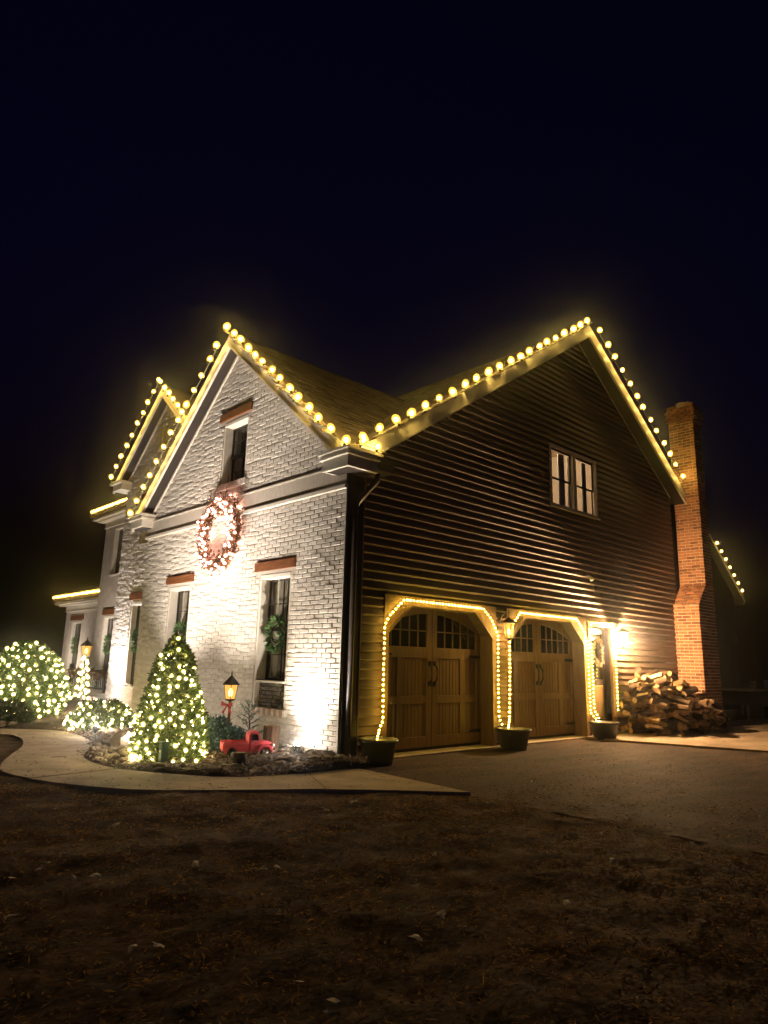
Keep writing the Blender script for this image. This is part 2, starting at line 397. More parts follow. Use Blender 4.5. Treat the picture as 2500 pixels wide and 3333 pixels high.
BH, BL, JT = .0677, .213, .009
def courses(zlo, zhi, span, holes, seedoff=0):
    """running bond: list of (u0,u1,z0,z1) clear of the openings; span(z)->(umin,umax)"""
    out = []; i = 0; z = zlo
    while z < zhi-.02:
        z1 = min(z+BH, zhi)
        a, b = span(z, z1)
        ivs = [(a, b)]
        for h in holes:
            if z1 > h[2]+.012 and z < h[3]-.012:
                nv = []
                for p, q in ivs:
                    if h[1] <= p or h[0] >= q: nv.append((p, q)); continue
                    if h[0]-p > .02: nv.append((p, h[0]))
                    if q-h[1] > .02: nv.append((h[1], q))
                ivs = nv
        off = (.5*BL if i % 2 else 0)+rnd.uniform(-.012, .012)+seedoff
        for p, q in ivs:
            k = math.floor((p-off)/BL); u = off+k*BL
            while u < q:
                s, e = max(u, p), min(u+BL, q)
                if e-s > .035: out.append((s, e-JT if e < q else e, z, z1-JT))
                u += BL
        z += BH; i += 1
    return out
def span1(z0, z1):
    if z1 < ZS0: return (0, YW)
    d = (z1-ZS0-.02)/SL1
    return (d, YW-d)
lin = [(1.14, 2.24, 2.585, 2.725), (4.33, 5.41, 2.585, 2.725), (2.70, 3.78, 5.53, 5.67), (1.18, 2.18, .395, .49), (4.37, 5.37, .395, .49), (2.74, 3.72, 4.17, 4.28)]
hl = [(a, b, c-.0, d) for a, b, c, d in HOLES1]+[(1.14, 2.24, 2.5, 2.735), (4.33, 5.41, 2.5, 2.735), (2.70, 3.78, 5.45, 5.68), lin[3], lin[4], lin[5]]
B1 = courses(GZ, 3.62, span1, hl)+courses(3.985, 6.95, span1, hl)
# the bricks beside the corner are parts of their own; the rest one mass
ub = MB(); ub.block((0, 0, 0), (0, 1, 0), (0, 0, 1), (-1, 0, 0), 0, BL-JT, 0, BH-JT, -.02, 0, .006)
UB = ub.mesh('brick', 'brick')
near = sorted([b for b in B1 if b[1] < 1.24 and b[2] < 3.6], key=lambda b: (b[0]**2*1.5+(b[2]-1)**2*.3))[:296]
ns = set(near); mb = MB()
for b in B1:
    pr = rnd.uniform(.002, .007)
    if b in ns:
        obj('brick', UB, wall1, (-pr, b[0], b[2]), scale=(1, (b[1]-b[0])/(BL-JT), (b[3]-b[2])/(BH-JT)), rot=(rnd.uniform(-.006, .006), 0, rnd.uniform(-.02, .02)))
    else:
        dz = rnd.uniform(-.002, .002)
        mb.block((0, 0, dz), (0, 1, rnd.uniform(-.008, .008)), (0, 0, 1), (-1, 0, 0), b[0], b[1], b[2], b[3], -.02, pr, .006)
mb.build('brickwork', 'brick', wall1, kind='stuff')
# corner bricks returning on the siding side are hidden by the corner board

# band board with its ledges
mb = MB(); mb.box((-.022, -.012, 3.67), (.02, YW+.012, 3.955)); band = mb.build('band_board', 'band', house)
mb = MB(); mb.box((-.055, -.02, 3.615), (.02, YW+.02, 3.668)); mb.build('band_trim', 'trim_white', band)
mb = MB(); mb.box((-.034, -.014, 3.957), (.02, YW+.02, 3.983)); mb.build('band_cap', 'trim_white', band)
mb = MB(); mb.box((-.014, -.014, GZ), (.02, .0, 3.61)); mb.build('corner_bead', 'trim_white', house)

# lintels
for (a, b, c, d) in lin[:3]:
    mb = MB(); mb.box((-.035, a, c), (.10, b, d)); mb.build('lintel', 'timber', house)
# rowlock sills of single bricks
for (a, b, c, d) in lin[3:]:
    mb = MB(); mb.box((-.01, a, c), (.02, b, d-.003)); sl = mb.build('brick_sill', 'mortar', house)
    u = a; k = 0
    sb = MB(); sb.box((0, 0, 0), (.06, .062, d-c)); sm = sb.mesh('sill_brick', 'sillbrick'); sm2 = sb.mesh('sill_brick', 'brick')
    while u < b-.05:
        obj('sill_brick', sm if (k % 2 and 0 < u-a < .8 and c < 1) else sm2, sl, (-.04, u, c), rot=(0, 0, rnd.uniform(-.02, .02))); u += .0715; k += 1

def window1(h, rows, curtain=True, infill=0.):
    """deep-set double-hung window in the cream wall. h=(y0,y1,z0,z1)"""
    y0, y1, z0, z1 = h
    zb = z0+infill
    xw = .17
    # white casing lining the reveal
    mb = MB()
    mb.box((.012, y0+.003, z0+.003), (xw+.03, y0+.045, z1-.003)); mb.box((.012, y1-.045, z0+.003), (xw+.03, y1-.003, z1-.003))
    mb.box((-.004, y0+.045, z1-.06), (xw+.03, y1-.045, z1-.003))
    w = mb.build('window', 'trim_white', house)
    a, b = y0+.045, y1-.045
    if infill:
        mb = MB(); mb.box((-.012, a, zb-.03), (xw+.05, b, zb)); mb.build('sill', 'sillstone', w)
        zz = z0+.005; k = 0
        while zz < zb-.045:      # small dark stones laid under the sill
            hh = min(rnd.uniform(.05, .075), zb-.035-zz); u = a
            while u < b-.01:
                l = min(rnd.uniform(.10, .22), b-u); mb = MB()
                mb.block((.10, 0, 0), (0, 1, 0), (0, 0, 1), (-1, 0, 0), u, u+l-.006, zz, zz+hh-.006, -.05, rnd.uniform(0, .018), .006)
                mb.build('stone', 'darkstone', w); u += l
            zz += hh
        mb = MB(); mb.box((.14, a, z0), (.16, b, zb-.03)); mb.build('infill_backing', 'darkstone', w)
    zt = z1-.06
    mid = (zb+zt)/2
    cols = 2
    for s, (p, q, xo) in enumerate(((zb+.002, mid, xw+.018), (mid, zt, xw))):
        mb = MB(); t = .032
        mb.box((xo, a, p), (xo+.028, a+t, q)); mb.box((xo, b-t, p), (xo+.028, b, q))
        mb.box((xo, a+t, p), (xo+.028, b-t, p+t)); mb.box((xo, a+t, q-t), (xo+.028, b-t, q))
        mb.build('sash', 'sash', w)
        mb = MB(); ci = (a+b)/2
        mb.box((xo+.006, ci-.009, p+t), (xo+.022, ci+.009, q-t))
        for r in range(1, rows):
            zz = p+t+(q-p-2*t)*r/rows
            mb.box((xo+.007, a+t, zz-.009), (xo+.021, b-t, zz+.009))
        mb.build('muntin', 'sash', w)
        gm = MB()
        for c in range(cols):
            for r in range(rows):
                g = MB(); ya = (a+t, ci+.009)[c]; yb = (ci-.009, b-t)[c]
                za = p+t+(q-p-2*t)*r/rows+.009; zb2 = p+t+(q-p-2*t)*(r+1)/rows-.009
                g.add([(xo+.014, ya, za), (xo+.014, yb, za), (xo+.014, yb, zb2), (xo+.014, ya, zb2)], [(0, 1, 2, 3)])
                g.build('pane', 'glass', w)
    if curtain:
        for (c0, c1) in ((a-.02, (a+b)/2-.012), ((a+b)/2+.03, b+.02)):
            mb = MB(); nn = 26; vs = []
            for i in range(nn+1):
                y = c0+(c1-c0)*i/nn; x = xw+.10+.022*math.sin(i*1.35)+.008*math.sin(i*2.9)
                vs += [(x, y, zb), (x+.004, y, zt)]
            mb.add(vs, [(2*i, 2*i+2, 2*i+3, 2*i+1) for i in range(nn)]); mb.build('curtain', 'curtain', w, smooth=True)
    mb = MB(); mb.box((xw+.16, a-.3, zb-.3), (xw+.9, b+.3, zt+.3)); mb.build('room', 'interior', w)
    return w
window1(HOLES1[0], 2, True, .40)
window1(HOLES1[1], 2, True, .40)
window1(HOLES1[2], 2, False, 0.)

# -- siding gable (faces -Y)
XC, SL2, ZA0 = 6.4, .67, 3.93
XR = 10.5
def zs2(x): return ZA0+SL2*(x if x < XC else 2*XC-x)
D1, D2, PD = (.85, 3.25), (3.76, 6.14), (6.40, 7.20)
ZD = 2.04
WIN2 = (5.20, 6.86, 4.34, 5.50)
OPEN2 = [(D1[0]-.10, D1[1]+.02, GZ-1, ZD+.10), (D2[0]-.02, D2[1]+.10, GZ-1, ZD+.10), (PD[0]-.10, PD[1]+.09, GZ-1, 2.09), (WIN2[0]-.06, WIN2[1]+.06, WIN2[2]-.06, WIN2[3]+.06)]
mb = MB()
v, f = poly_holes([(.0, GZ-.2), (D1[0], GZ-.2), (D1[0], ZD), (D1[1], ZD), (D1[1], GZ-.2), (D2[0], GZ-.2), (D2[0], ZD), (D2[1], ZD), (D2[1], GZ-.2),
                   (PD[0], GZ-.2), (PD[0], 2.02), (PD[1], 2.02), (PD[1], GZ-.2), (XR, GZ-.2), (XR, zs2(XR)+.1), (XC, zs2(XC)+.1), (.0, zs2(0)+.1)],
                  [[(WIN2[0], WIN2[2]), (WIN2[1], WIN2[2]), (WIN2[1], WIN2[3]), (WIN2[0], WIN2[3])]], lambda a, b: (a, .012, b))
mb.add(v, f)
wall2 = mb.build('siding_wall', 'siding', house)
z = GZ+.06; EXP = .1255
while z < 8.2:
    z1 = z+EXP
    xl = lambda zz: max(.315, (zz-ZA0-.03)/SL2)
    xr = lambda zz: min(XR, XC+(zs2(XC)-.03-zz)/SL2)
    if xr(z)-xl(z) < .1: break
    ivs = [(xl(z), xl(z1), xr(z), xr(z1))]
    for h in OPEN2:
        if z1 > h[2]+.04 and z < h[3]-.05:
            nv = []
            for a0, a1, b0, b1 in ivs:
                if h[1] <= a0 or h[0] >= b0: nv.append((a0, a1, b0, b1)); continue
                if h[0]-a0 > .03: nv.append((a0, a1, h[0], h[0]))
                if b0-h[1] > .03: nv.append((h[1], h[1], b0, b1))
            ivs = nv
    for a0, a1, b0, b1 in ivs:
        # long courses are made of butted boards
        segs = [(a0, a1, b0, b1)]
        if b0-a0 > 4.2:
            c = a0+(b0-a0)*rnd.uniform(.3, .7); segs = [(a0, a1, c-.002, c-.002), (c+.002, c+.002, b0, b1)]
        for p0, p1, q0, q1 in segs:
            mb = MB(); o = rnd.uniform(0, .006); t = -.038-o; k = -.012; w0, w1 = rnd.uniform(-.004, .004), rnd.uniform(-.004, .004)
            if q1 <= p1: q1 = p1 = (p1+q1)/2
            vs = [(p0, -.014, z+w0), (q0, -.014, z+w1), (q1, k, z1+w1), (p1, k, z1+w0), (p0, .004, z+w0), (q0, .004, z+w1), (q1, .004, z1+w1), (p1, .004, z1+w0), (p0, t, z+.026+w0), (q0, t, z+.026+w1)]
            mb.add(vs, [(0, 1, 9, 8), (8, 9, 2, 3), (0, 4, 5, 1), (3, 2, 6, 7), (0, 8, 3, 7, 4), (1, 5, 6, 2, 9)])
            mb.build('siding_board', 'siding', wall2)
    z = z1
# corner board, dark downspout with its elbow and gutter end
mb = MB(); mb.box((.012, -.046, GZ), (.29, .01, 3.82)); mb.build('corner_board', 'darkbrown', house)
mb = MB(); mb.box((.292, -.050, GZ), (.312, .01, 3.80)); mb.build('corner_trim', 'jamb', house)
mb = MB(); mb.tube([(.10, -.085, GZ+.03), (.10, -.085, 3.25), (.16, -.10, 3.45), (.42, -.17, 3.78), (.44, -.18, 3.92)], .042, 8)
mb.build('downspout', 'darkbrown', house, smooth=True)
mb = MB(); mb.box((.30, -.36, 3.88), (.58, -.05, 4.05)); mb.box((.28, -.38, 4.051), (.60, -.05, 4.075)); mb.build('gutter_end', 'darkbrown', house)

# -- roofs
def roof_part(name, poly, d0, d1, axis, m, par=house):
    mb = MB(); mb.prism(poly, d0, d1, axis); return mb.build(name, m, par)
TH = .27
# gable one roof: body behind the wall face, then rake overhang, fascia, soffit, frieze
E1 = .28
body = [(.02, zs1(.02)+.02), (YC, zs1(YC)+.02), (YW+E1, zs1(YW+E1)+.02), (YW+E1, zs1(YW+E1)+TH), (YC, zs1(YC)+TH), (.02, zs1(.02)+TH)]
roof1 = roof_part('roof', body, .0, 4.75, 'x', 'shingle')
OH = .20
rk = [(-.10, zs1(-.10)), (YC, zs1(YC)), (YW+E1, zs1(YW+E1)), (YW+E1, zs1(YW+E1)+TH), (YC, zs1(YC)+TH), (-.10, zs1(-.10)+TH)]
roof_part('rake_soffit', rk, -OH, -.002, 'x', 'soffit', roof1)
for sgn in (0, 1):
    if sgn == 0: p = [(-.12, zs1(-.12)-.012), (YC, zs1(YC)-.012), (YC, zs1(YC)+TH+.012), (-.12, zs1(-.12)+TH+.012)]
    else: p = [(YC+.002, zs1(YC)-.012), (YW+E1+.02, zs1(YW+E1+.02)-.012), (YW+E1+.02, zs1(YW+E1+.02)+TH+.012), (YC+.002, zs1(YC)+TH+.012)]
    roof_part('fascia', p, -OH-.03, -OH-.002, 'x', 'trim_white', roof1)
    q = [(a, (b if i < 2 else None)) for i, (a, b) in enumerate(p)]
    lo = [(p[0][0], p[0][1]), (p[1][0], p[1][1]), (p[1][0], p[1][1]+.035), (p[0][0], p[0][1]+.035)]
    roof_part('fascia_moulding', lo, -OH-.05, -OH-.031, 'x', 'trim_white', roof1)
    # frieze boards on the wall just below the soffit
    f1 = [(p[0][0]+(.1 if sgn == 0 else 0), zs1(p[0][0]+(.1 if sgn == 0 else 0))-.10), (p[1][0]-(0 if sgn == 0 else .3), zs1(p[1][0]-(0 if sgn == 0 else .3))-.10)]
    fr = [f1[0], f1[1], (f1[1][0], f1[1][1]+.06), (f1[0][0], f1[0][1]+.06)]
    roof_part('frieze', fr, -.04, -.013, 'x', 'trim_white', roof1)
    drip = [(p[0][0], p[0][1]+TH+.026), (p[1][0], p[1][1]+TH+.026), (p[1][0], p[1][1]+TH+.05), (p[0][0], p[0][1]+TH+.05)]
    roof_part('drip_edge', drip, -OH-.035, .1, 'x', 'shingle', roof1)
# siding gable roof
E2 = .285
XE = XR+E2
body = [(.02, zs2(.02)+.02), (XC, zs2(XC)+.02), (XE, zs2(XE)+.02), (XE, zs2(XE)+TH), (XC, zs2(XC)+TH), (.02, zs2(.02)+TH)]
roof2 = roof_part('roof', body, .0, 7.2, 'y', 'shingle')
rk = [(-.02, zs2(-.02)), (XC, zs2(XC)), (XE, zs2(XE)), (XE, zs2(XE)+TH), (XC, zs2(XC)+TH), (-.02, zs2(-.02)+TH)]
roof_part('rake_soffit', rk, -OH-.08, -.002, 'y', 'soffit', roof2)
OY = OH+.08
for sgn in (0, 1):
    if sgn == 0: p = [(-.12, zs2(-.12)-.012), (XC, zs2(XC)-.012), (XC, zs2(XC)+TH+.012), (-.12, zs2(-.12)+TH+.012)]
    else: p = [(XC+.002, zs2(XC)-.012), (XE+.02, zs2(XE+.02)-.012), (XE+.02, zs2(XE+.02)+TH+.012), (XC+.002, zs2(XC)+TH+.012)]
    roof_part('fascia', p, -OY-.03, -OY-.002, 'y', 'trim_white', roof2)
    lo = [(p[0][0], p[0][1]), (p[1][0], p[1][1]), (p[1][0], p[1][1]+.03), (p[0][0], p[0][1]+.03)]
    roof_part('fascia_moulding', lo, -OY-.048, -OY-.031, 'y', 'trim_white', roof2)
    a0 = .45 if sgn == 0 else p[0][0]; a1 = p[1][0]-(0 if sgn == 0 else E2+.02)
    fr = [(a0, zs2(a0)-.07), (a1, zs2(a1)-.07), (a1, zs2(a1)-.03), (a0, zs2(a0)-.03)]
    roof_part('frieze', fr, -.05, -.03, 'y', 'trim_white', roof2)
    drip = [(p[0][0], p[0][1]+TH+.026), (p[1][0], p[1][1]+TH+.026), (p[1][0], p[1][1]+TH+.05), (p[0][0], p[0][1]+TH+.05)]
    roof_part('drip_edge', drip, -OY-.035, .1, 'y', 'shingle', roof2)
# boxed cornice returns at both feet of gable one
for (ya, yb) in ((-.34, .26), (YW-.26, YW+.34)):
    mb = MB()
    mb.box((-.27, ya+.02, 3.84), (.30 if ya < 0 else .3, yb-.02, 4.00)); ret = mb.build('cornice_return', 'trim_white', roof1)
    mb = MB(); mb.box((-.31, ya-.02, 4.001), (.32, yb+.02, 4.035)); mb.box((-.29, ya, 4.036), (.31, yb, 4.075)); mb.box((-.33, ya-.04, 4.076), (.34, yb+.04, 4.11)); mb.build('cornice_moulding', 'trim_white', ret)
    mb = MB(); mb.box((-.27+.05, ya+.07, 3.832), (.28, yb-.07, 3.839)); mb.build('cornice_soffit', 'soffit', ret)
    mb = MB(); mb.add([(-.33, ya-.04, 4.112), (-.33, yb+.04, 4.112), (.3, yb+.04, 4.112), (.3, ya-.04, 4.112), (-.02, (ya+yb)/2-.1, 4.26), (.3, (ya+yb)/2-.1, 4.30)], [(0, 1, 4), (1, 2, 5, 4), (3, 0, 4, 5)])
    mb.build('cornice_cap', 'shingle', ret)

# shingle tabs on the two slopes that show
def shingles(O, U, V, N, nu, nv, lu, lv, keep, par):
    mb = MB()
    for j in range(nv):
        off = (j % 2)*lu*.5+rnd.uniform(0, .1)
        for i in range(-1, nu):
            u0 = i*lu+off
            if not keep(u0+lu/2, j*lv): continue
            th = rnd.uniform(.008, .016)
            mb.block(Vector(O)+Vector(V)*(j*lv)+Vector(N)*.008, U, Vector(V)-Vector(N)*.05, N, u0, u0+lu-.006, 0, lv*1.06, 0, th)
    mb.build('shingles', 'shingle', par, kind='stuff')
c, s_ = 1/math.hypot(1, SL1), SL1/math.hypot(1, SL1)
shingles((-.2, .02, zs1(.02)+TH+.002), (1, 0, 0), (0, c, s_), (0, -s_, c), 17, int((YC-.02)/c/.145), .29, .145,
         lambda u, v: zs1(.02)+v*s_ > ZA0+SL2*(u-.2)-.25, roof1)
c, s_ = 1/math.hypot(1, SL2), SL2/math.hypot(1, SL2)
shingles((.02, -.25, zs2(.02)+TH+.002), (0, 1, 0), (c, 0, s_), (-s_, 0, c), 25, int((XC-.02)/c/.145), .29, .145,
         lambda u, v: zs2(.02)+v*s_ > zs1(min(max(u-.25, 0), YW))-.3, roof2)

# -- garage doors
def garage_door(x0, x1):
    y = .25; xm = (x0+x1)/2
    mb = MB(); mb.box((x0-.05, y, GZ+.06), (x1+.05, y+.05, ZD+.05)); d = mb.build('garage_door', 'doorwood', house)
    pr = y-.034
    zt, zw, zb = 1.93, 1.45, 1.34
    def arch(x): return 1.975-.235*((x-xm)/(x1-xm-.12))**2
    for sg in (-1, 1):
        inn, out = xm+sg*.005, (x1 if sg > 0 else x0)
        lo, hi = min(inn, out), max(inn, out)
        # stiles and rails proud of the planks
        st = [(lo, lo+.11), (hi-.11, hi)]
        mc = lo+(hi-lo)*(.40 if sg < 0 else .60)
        for a, b in st:
            mb = MB(); mb.block((0, y, 0), (1, 0, 0), (0, 0, 1), (0, -1, 0), a, b, GZ+.065, ZD+.04, 0, .032, .005); mb.build('stile', 'doorwood', d)
        mb = MB(); mb.block((0, y, 0), (1, 0, 0), (0, 0, 1), (0, -1, 0), mc-.045, mc+.045, GZ+.2, zb-.0, 0, .030, .005); mb.build('stile', 'doorwood', d)
        for za, zc in ((GZ+.065, GZ+.22), (.60, .72), (zb-.06, zw)):
            mb = MB(); mb.block((0, y, 0), (1, 0, 0), (0, 0, 1), (0, -1, 0), lo+.11, hi-.11, za, zc, 0, .028, .005); mb.build('rail', 'doorwood', d)
        # planks within the panels
        for a, b in ((lo+.112, mc-.047), (mc+.047, hi-.112)):
            n = max(2, round((b-a)/.085)); w = (b-a)/n
            for q in range(n):
                for za, zc in ((GZ+.222, .598), (.722, zb-.062)):
                    mb = MB(); mb.block((0, y, 0), (1, 0, 0), (0, 0, 1), (0, -1, 0), a+q*w+.003, a+(q+1)*w-.003, za, zc, 0, .010, .004); mb.build('plank', 'doorwood', d)
        # arched head board above the lights
        a, b = lo+.11, hi-.11; n = 14
        mb = MB(); poly = [(a+(b-a)*i/n, arch(a+(b-a)*i/n)) for i in range(n+1)]+[(b, ZD+.045), (a, ZD+.045)]
        mb.prism(poly, y-.03, y-.001, 'y'); mb.build('arch_board', 'doorwood', d)
        nc = 5; zmid = 1.70
        for ci in range(nc):
            p, q = a+(b-a)*ci/nc+.009, a+(b-a)*(ci+1)/nc-.009
            mb = MB(); mb.prism([(p, zw+.002), (q, zw+.002), (q, zmid-.01), (p, zmid-.01)], y-.006, y-.002, 'y'); mb.build('pane', 'darkpane', d)
            up_ = [(p+(q-p)*i/4, max(zmid+.012, arch(p+(q-p)*i/4)-.004)) for i in range(5)]
            mb = MB(); mb.prism([(p, zmid+.01), (q, zmid+.01)]+up_[::-1], y-.006, y-.002, 'y'); mb.build('pane', 'darkpane', d)
            if ci:
                mb = MB(); xx = a+(b-a)*ci/nc; mb.box((xx-.009, y-.022, zw), (xx+.009, y-.001, arch(xx))); mb.build('muntin', 'jamb', d)
        mb = MB(); mb.box((a, y-.023, zmid-.009), (b, y-.002, zmid+.009)); mb.build('muntin', 'jamb', d)
        # strap hinges and a pull handle
        for zz in (1.33, .15):
            e = out-sg*.03
            mb = MB(); mb.prism([(e, zz-.028), (e, zz+.028), (e-sg*.24, zz+.02), (e-sg*.30, zz), (e-sg*.24, zz-.02)], pr-.012, pr-.001, 'y'); mb.build('hinge', 'black', d)
        hx = xm+sg*.055
        mb = MB(); mb.tube([(hx, pr-.005, .90), (hx+sg*.006, pr-.05, .97), (hx+sg*.006, pr-.05, 1.13), (hx, pr-.005, 1.20)], .012, 6)
        mb.box((hx-.03, pr-.008, .86), (hx+.03, pr, .93)); mb.box((hx-.03, pr-.008, 1.17), (hx+.03, pr, 1.24)); mb.build('handle', 'black', d)
    mb = MB(); mb.box((x0, y-.01, GZ+.02), (x1, y+.04, GZ+.059)); mb.build('rubber_seal', 'black', d)
    # trim, jambs, chamfered corners
    CH = .36
    for sg, e in ((-1, x0), (1, x1)):
        mb = MB(); mb.box((min(e, e+sg*.095), -.045, GZ+.02), (max(e, e+sg*.095), .0, ZD+.1)); mb.build('trim', 'jamb', d)
        mb = MB(); mb.box((min(e, e+sg*.04), .001, GZ+.02), (max(e, e+sg*.04), y+.0, ZD)); mb.build('jamb', 'jamb', d)
        mb = MB(); mb.prism([(e, ZD), (e, ZD-CH), (e-sg*CH*1.05, ZD)], -.04, y-.036, 'y'); mb.build('corner_brace', 'jamb', d)
        mb = MB(); mb.prism([(e, ZD-CH-.05), (e, ZD-CH+.03), (e-sg*CH*1.05, ZD+.001), (e-sg*(CH*1.05+.09), ZD+.001)], -.055, -.041, 'y'); mb.build('brace_trim', 'jamb', d)
    mb = MB(); mb.box((x0-.095, -.05, ZD+.001), (x1+.095, .0, ZD+.11)); mb.build('head_trim', 'jamb', d)
    mb = MB(); mb.box((x0-.095, -.054, ZD+.112), (x1+.095, .0, ZD+.135)); mb.build('head_cap', 'jamb', d)
    mb = MB(); mb.box((x0, .001, ZD+.0), (x1, y, ZD+.04)); mb.build('head_jamb', 'jamb', d)
    return d
garage_door(*D1); garage_door(*D2)
# concrete sill running under the doors
mb = MB(); mb.box((.33, -.10, GZ-.05), (6.3, .26, GZ+.018)); mb.build('garage_apron', 'concrete', house)

# -- house door
y = .13; x0, x1 = PD
mb = MB(); mb.box((x0, y, GZ+.10), (x1, y+.04, 2.0)); pd = mb.build('house_door', 'sash', house)
mb = MB(); mb.block((0, y, 0), (1, 0, 0), (0, 0, 1), (0, -1, 0), x0+.10, x1-.10, GZ+.28, .86, 0, .022, .02); mb.build('door_panel', 'doorwood', pd)
for a, b, c_, d_ in ((x0+.005, x0+.10, GZ+.105, 1.99), (x1-.10, x1-.005, GZ+.105, 1.99), (x0+.10, x1-.10, GZ+.105, GZ+.27), (x0+.10, x1-.10, .87, .97), (x0+.10, x1-.10, 1.88, 1.99)):
    mb = MB(); mb.block((0, y, 0), (1, 0, 0), (0, 0, 1), (0, -1, 0), a, b, c_, d_, 0, .018, .004); mb.build('door_rail', 'darkbrown', pd)
mb = MB(); mb.box((x0+.10, y-.006, .972), (x1-.10, y-.002, 1.878)); mb.build('pane', 'darkpane', pd)
mb = MB(); mb.ico((x0+.06, y-.05, .84), .028, 2); mb.tube([(x0+.06, y, .84), (x0+.06, y-.05, .84)], .012); mb.build('door_knob', 'chrome', pd, smooth=True)
mb = MB(); mb.box((x0-.09, -.05, GZ+.02), (x0-.001, .0, 2.11)); mb.box((x1+.001, -.05, GZ+.02), (x1+.09, .0, 2.11)); mb.box((x0-.001, -.05, 2.022), (x1+.001, .0, 2.11))
mb.build('door_trim', 'jamb', pd)
mb = MB(); mb.box((x0, -.12, GZ), (x1, y, GZ+.09)); mb.build('threshold', 'concrete', pd)

# -- upper window in the siding
x0, x1, z0, z1 = WIN2; xm = (x0+x1)/2
mb = MB()
for a, b, c_, d_ in ((x0-.06, x0, z0-.06, z1+.06), (x1, x1+.06, z0-.06, z1+.06), (x0, x1, z1, z1+.06), (x0, x1, z0-.06, z0), (xm-.05, xm+.05, z0, z1)): mb.box((a, -.045, c_), (b, .012, d_))
uw = mb.build('window', 'trim_white', house)
mb = MB(); mb.box((x0-.09, -.075, z0-.085), (x1+.09, -.046, z0-.045)); mb.build('sill', 'trim_white', uw)
for k, (a, b) in enumerate(((x0, xm-.05), (xm+.05, x1))):
    zm = z0+(z1-z0)*.47
    for (p, q, yo) in ((z0, zm+.02, .03), (zm-.02, z1, .012)):
        mb = MB(); t = .035
        mb.box((a, yo, p), (a+t, yo+.02, q)); mb.box((b-t, yo, p), (b, yo+.02, q)); mb.box((a+t, yo, p), (b-t, yo+.02, p+t)); mb.box((a+t, yo, q-t), (b-t, yo+.02, q)); mb.build('sash', 'sash', uw)
        mb = MB(); mb.add([(a+t, yo+.01, p+t), (b-t, yo+.01, p+t), (b-t, yo+.01, q-t), (a+t, yo+.01, q-t)], [(0, 1, 2, 3)]); mb.build('pane', 'glass', uw)
mb = MB()     # the lit room behind: back wall, ceiling, floor
mb.box((x0-.5, 1.9, z0-.6), (x1+.8, 1.95, z1+.7)); mb.box((x0-.5, .25, z1+.65), (x1+.8, 1.9, z1+.7)); mb.box((x0-.55, .25, z0-.6), (x0-.5, 1.9, z1+.7)); mb.box((x1+.8, .25, z0-.6), (x1+.85, 1.9, z1+.7))
mb.build('room', 'roomdim', uw)
for (c0, c1) in ((x0+.52, x0+.72), (xm+.03, xm+.36), (x1-.24, x1-.10)):
    mb = MB(); nn = 20; vs = []
    for i in range(nn+1):
        xx = c0+(c1-c0)*i/nn; yy = .14+.025*math.sin(i*1.6); vs += [(xx, yy, z0), (xx, yy, z1)]
    mb.add(vs, [(2*i, 2*i+2, 2*i+3, 2*i+1) for i in range(nn)]); mb.build('curtain', 'curtain', uw, smooth=True)
mb = MB(); mb.box((x0+.05, .5, z0-.1), (x0+.55, 1.2, z0+.50)); mb.add([(x0+.05, .5, z0+.50), (x0+.55, .5, z0+.50), (x0+.3, .85, z0+.85), (x0+.05, 1.2, z0+.5), (x0+.55, 1.2, z0+.5)], [(0, 1, 2), (1, 4, 2), (4, 3, 2), (3, 0, 2)]); mb.build('bookcase', 'jamb', uw)
mb = MB(); mb.lathe([(.02, 0), (.16, -.05), (.16, -.09), (.02, -.10)], (x0+.5, 1.1, z1+.62), 12); cl = mb.build('ceiling_lamp', M['roombright'], uw)
lamp('POINT', 'ceiling_lamp_light', uw, (x0+.5, .9, z1+.25), 120, (1, .82, .60), shadow_soft_size=.12)

# -- chimney of red brick, standing out from the siding wall
CL0, CL1, CR, CF, ZT = 10.30, 10.79, 11.27, -.63, 7.90
mb = MB()
k_ = .012
mb.prism([(CL0+k_, GZ-.1), (CR-k_, GZ-.1), (CR-k_, ZT-.03), (CL1+k_, ZT-.03), (CL1+k_, 3.20), (CL0+k_, 2.70)], CF+k_, -.004, 'y')
chim = mb.build('chimney', 'redmortar', house)
CBH, CBL, CJ = .0735, .212, .017
cb = []      # (face, u0, u1, z0, z1, x of left face, extra)
z = GZ; i = 0
while z < ZT-.02:
    z1 = z+CBH
    lx = CL0 if z1 <= 2.72 else (CL1 if z >= 3.18 else CL0+(CL1-CL0)*(z+.02-2.70)/.50)
    ex = 0
    if 7.36 < z < 7.75: ex = min(.07, .022*(1+math.floor((z-7.36)/CBH)))
    elif z >= 7.75: ex = .03
    for face in (0, 1):
        off = (.5*CBL if (i+face) % 2 else 0)
        a, b = (CF-ex, .0+(ex if z > 6 else 0)) if face == 0 else (lx-ex, CR+ex)
        u = a-off
        while u < b:
            s0, e0 = max(u, a), min(u+CBL, b)
            if e0-s0 > .04 and not (z > 7.80 and rnd.random() < .3): cb.append((face, s0, e0-CJ, z, z1-CJ, lx-ex, ex))
            u += CBL
    z = z1; i += 1
cbm = MB(); cbm.block((0, 0, 0), (0, 1, 0), (0, 0, 1), (-1, 0, 0), 0, CBL-CJ, 0, CBH-CJ, -.06, 0, .006)
CBM = cbm.mesh('brick', 'redbrick')
cand = sorted([b for b in cb if b[0] == 0 and b[3] > .75], key=lambda b: b[3])[:296]
cs = set(cand); mb = MB()
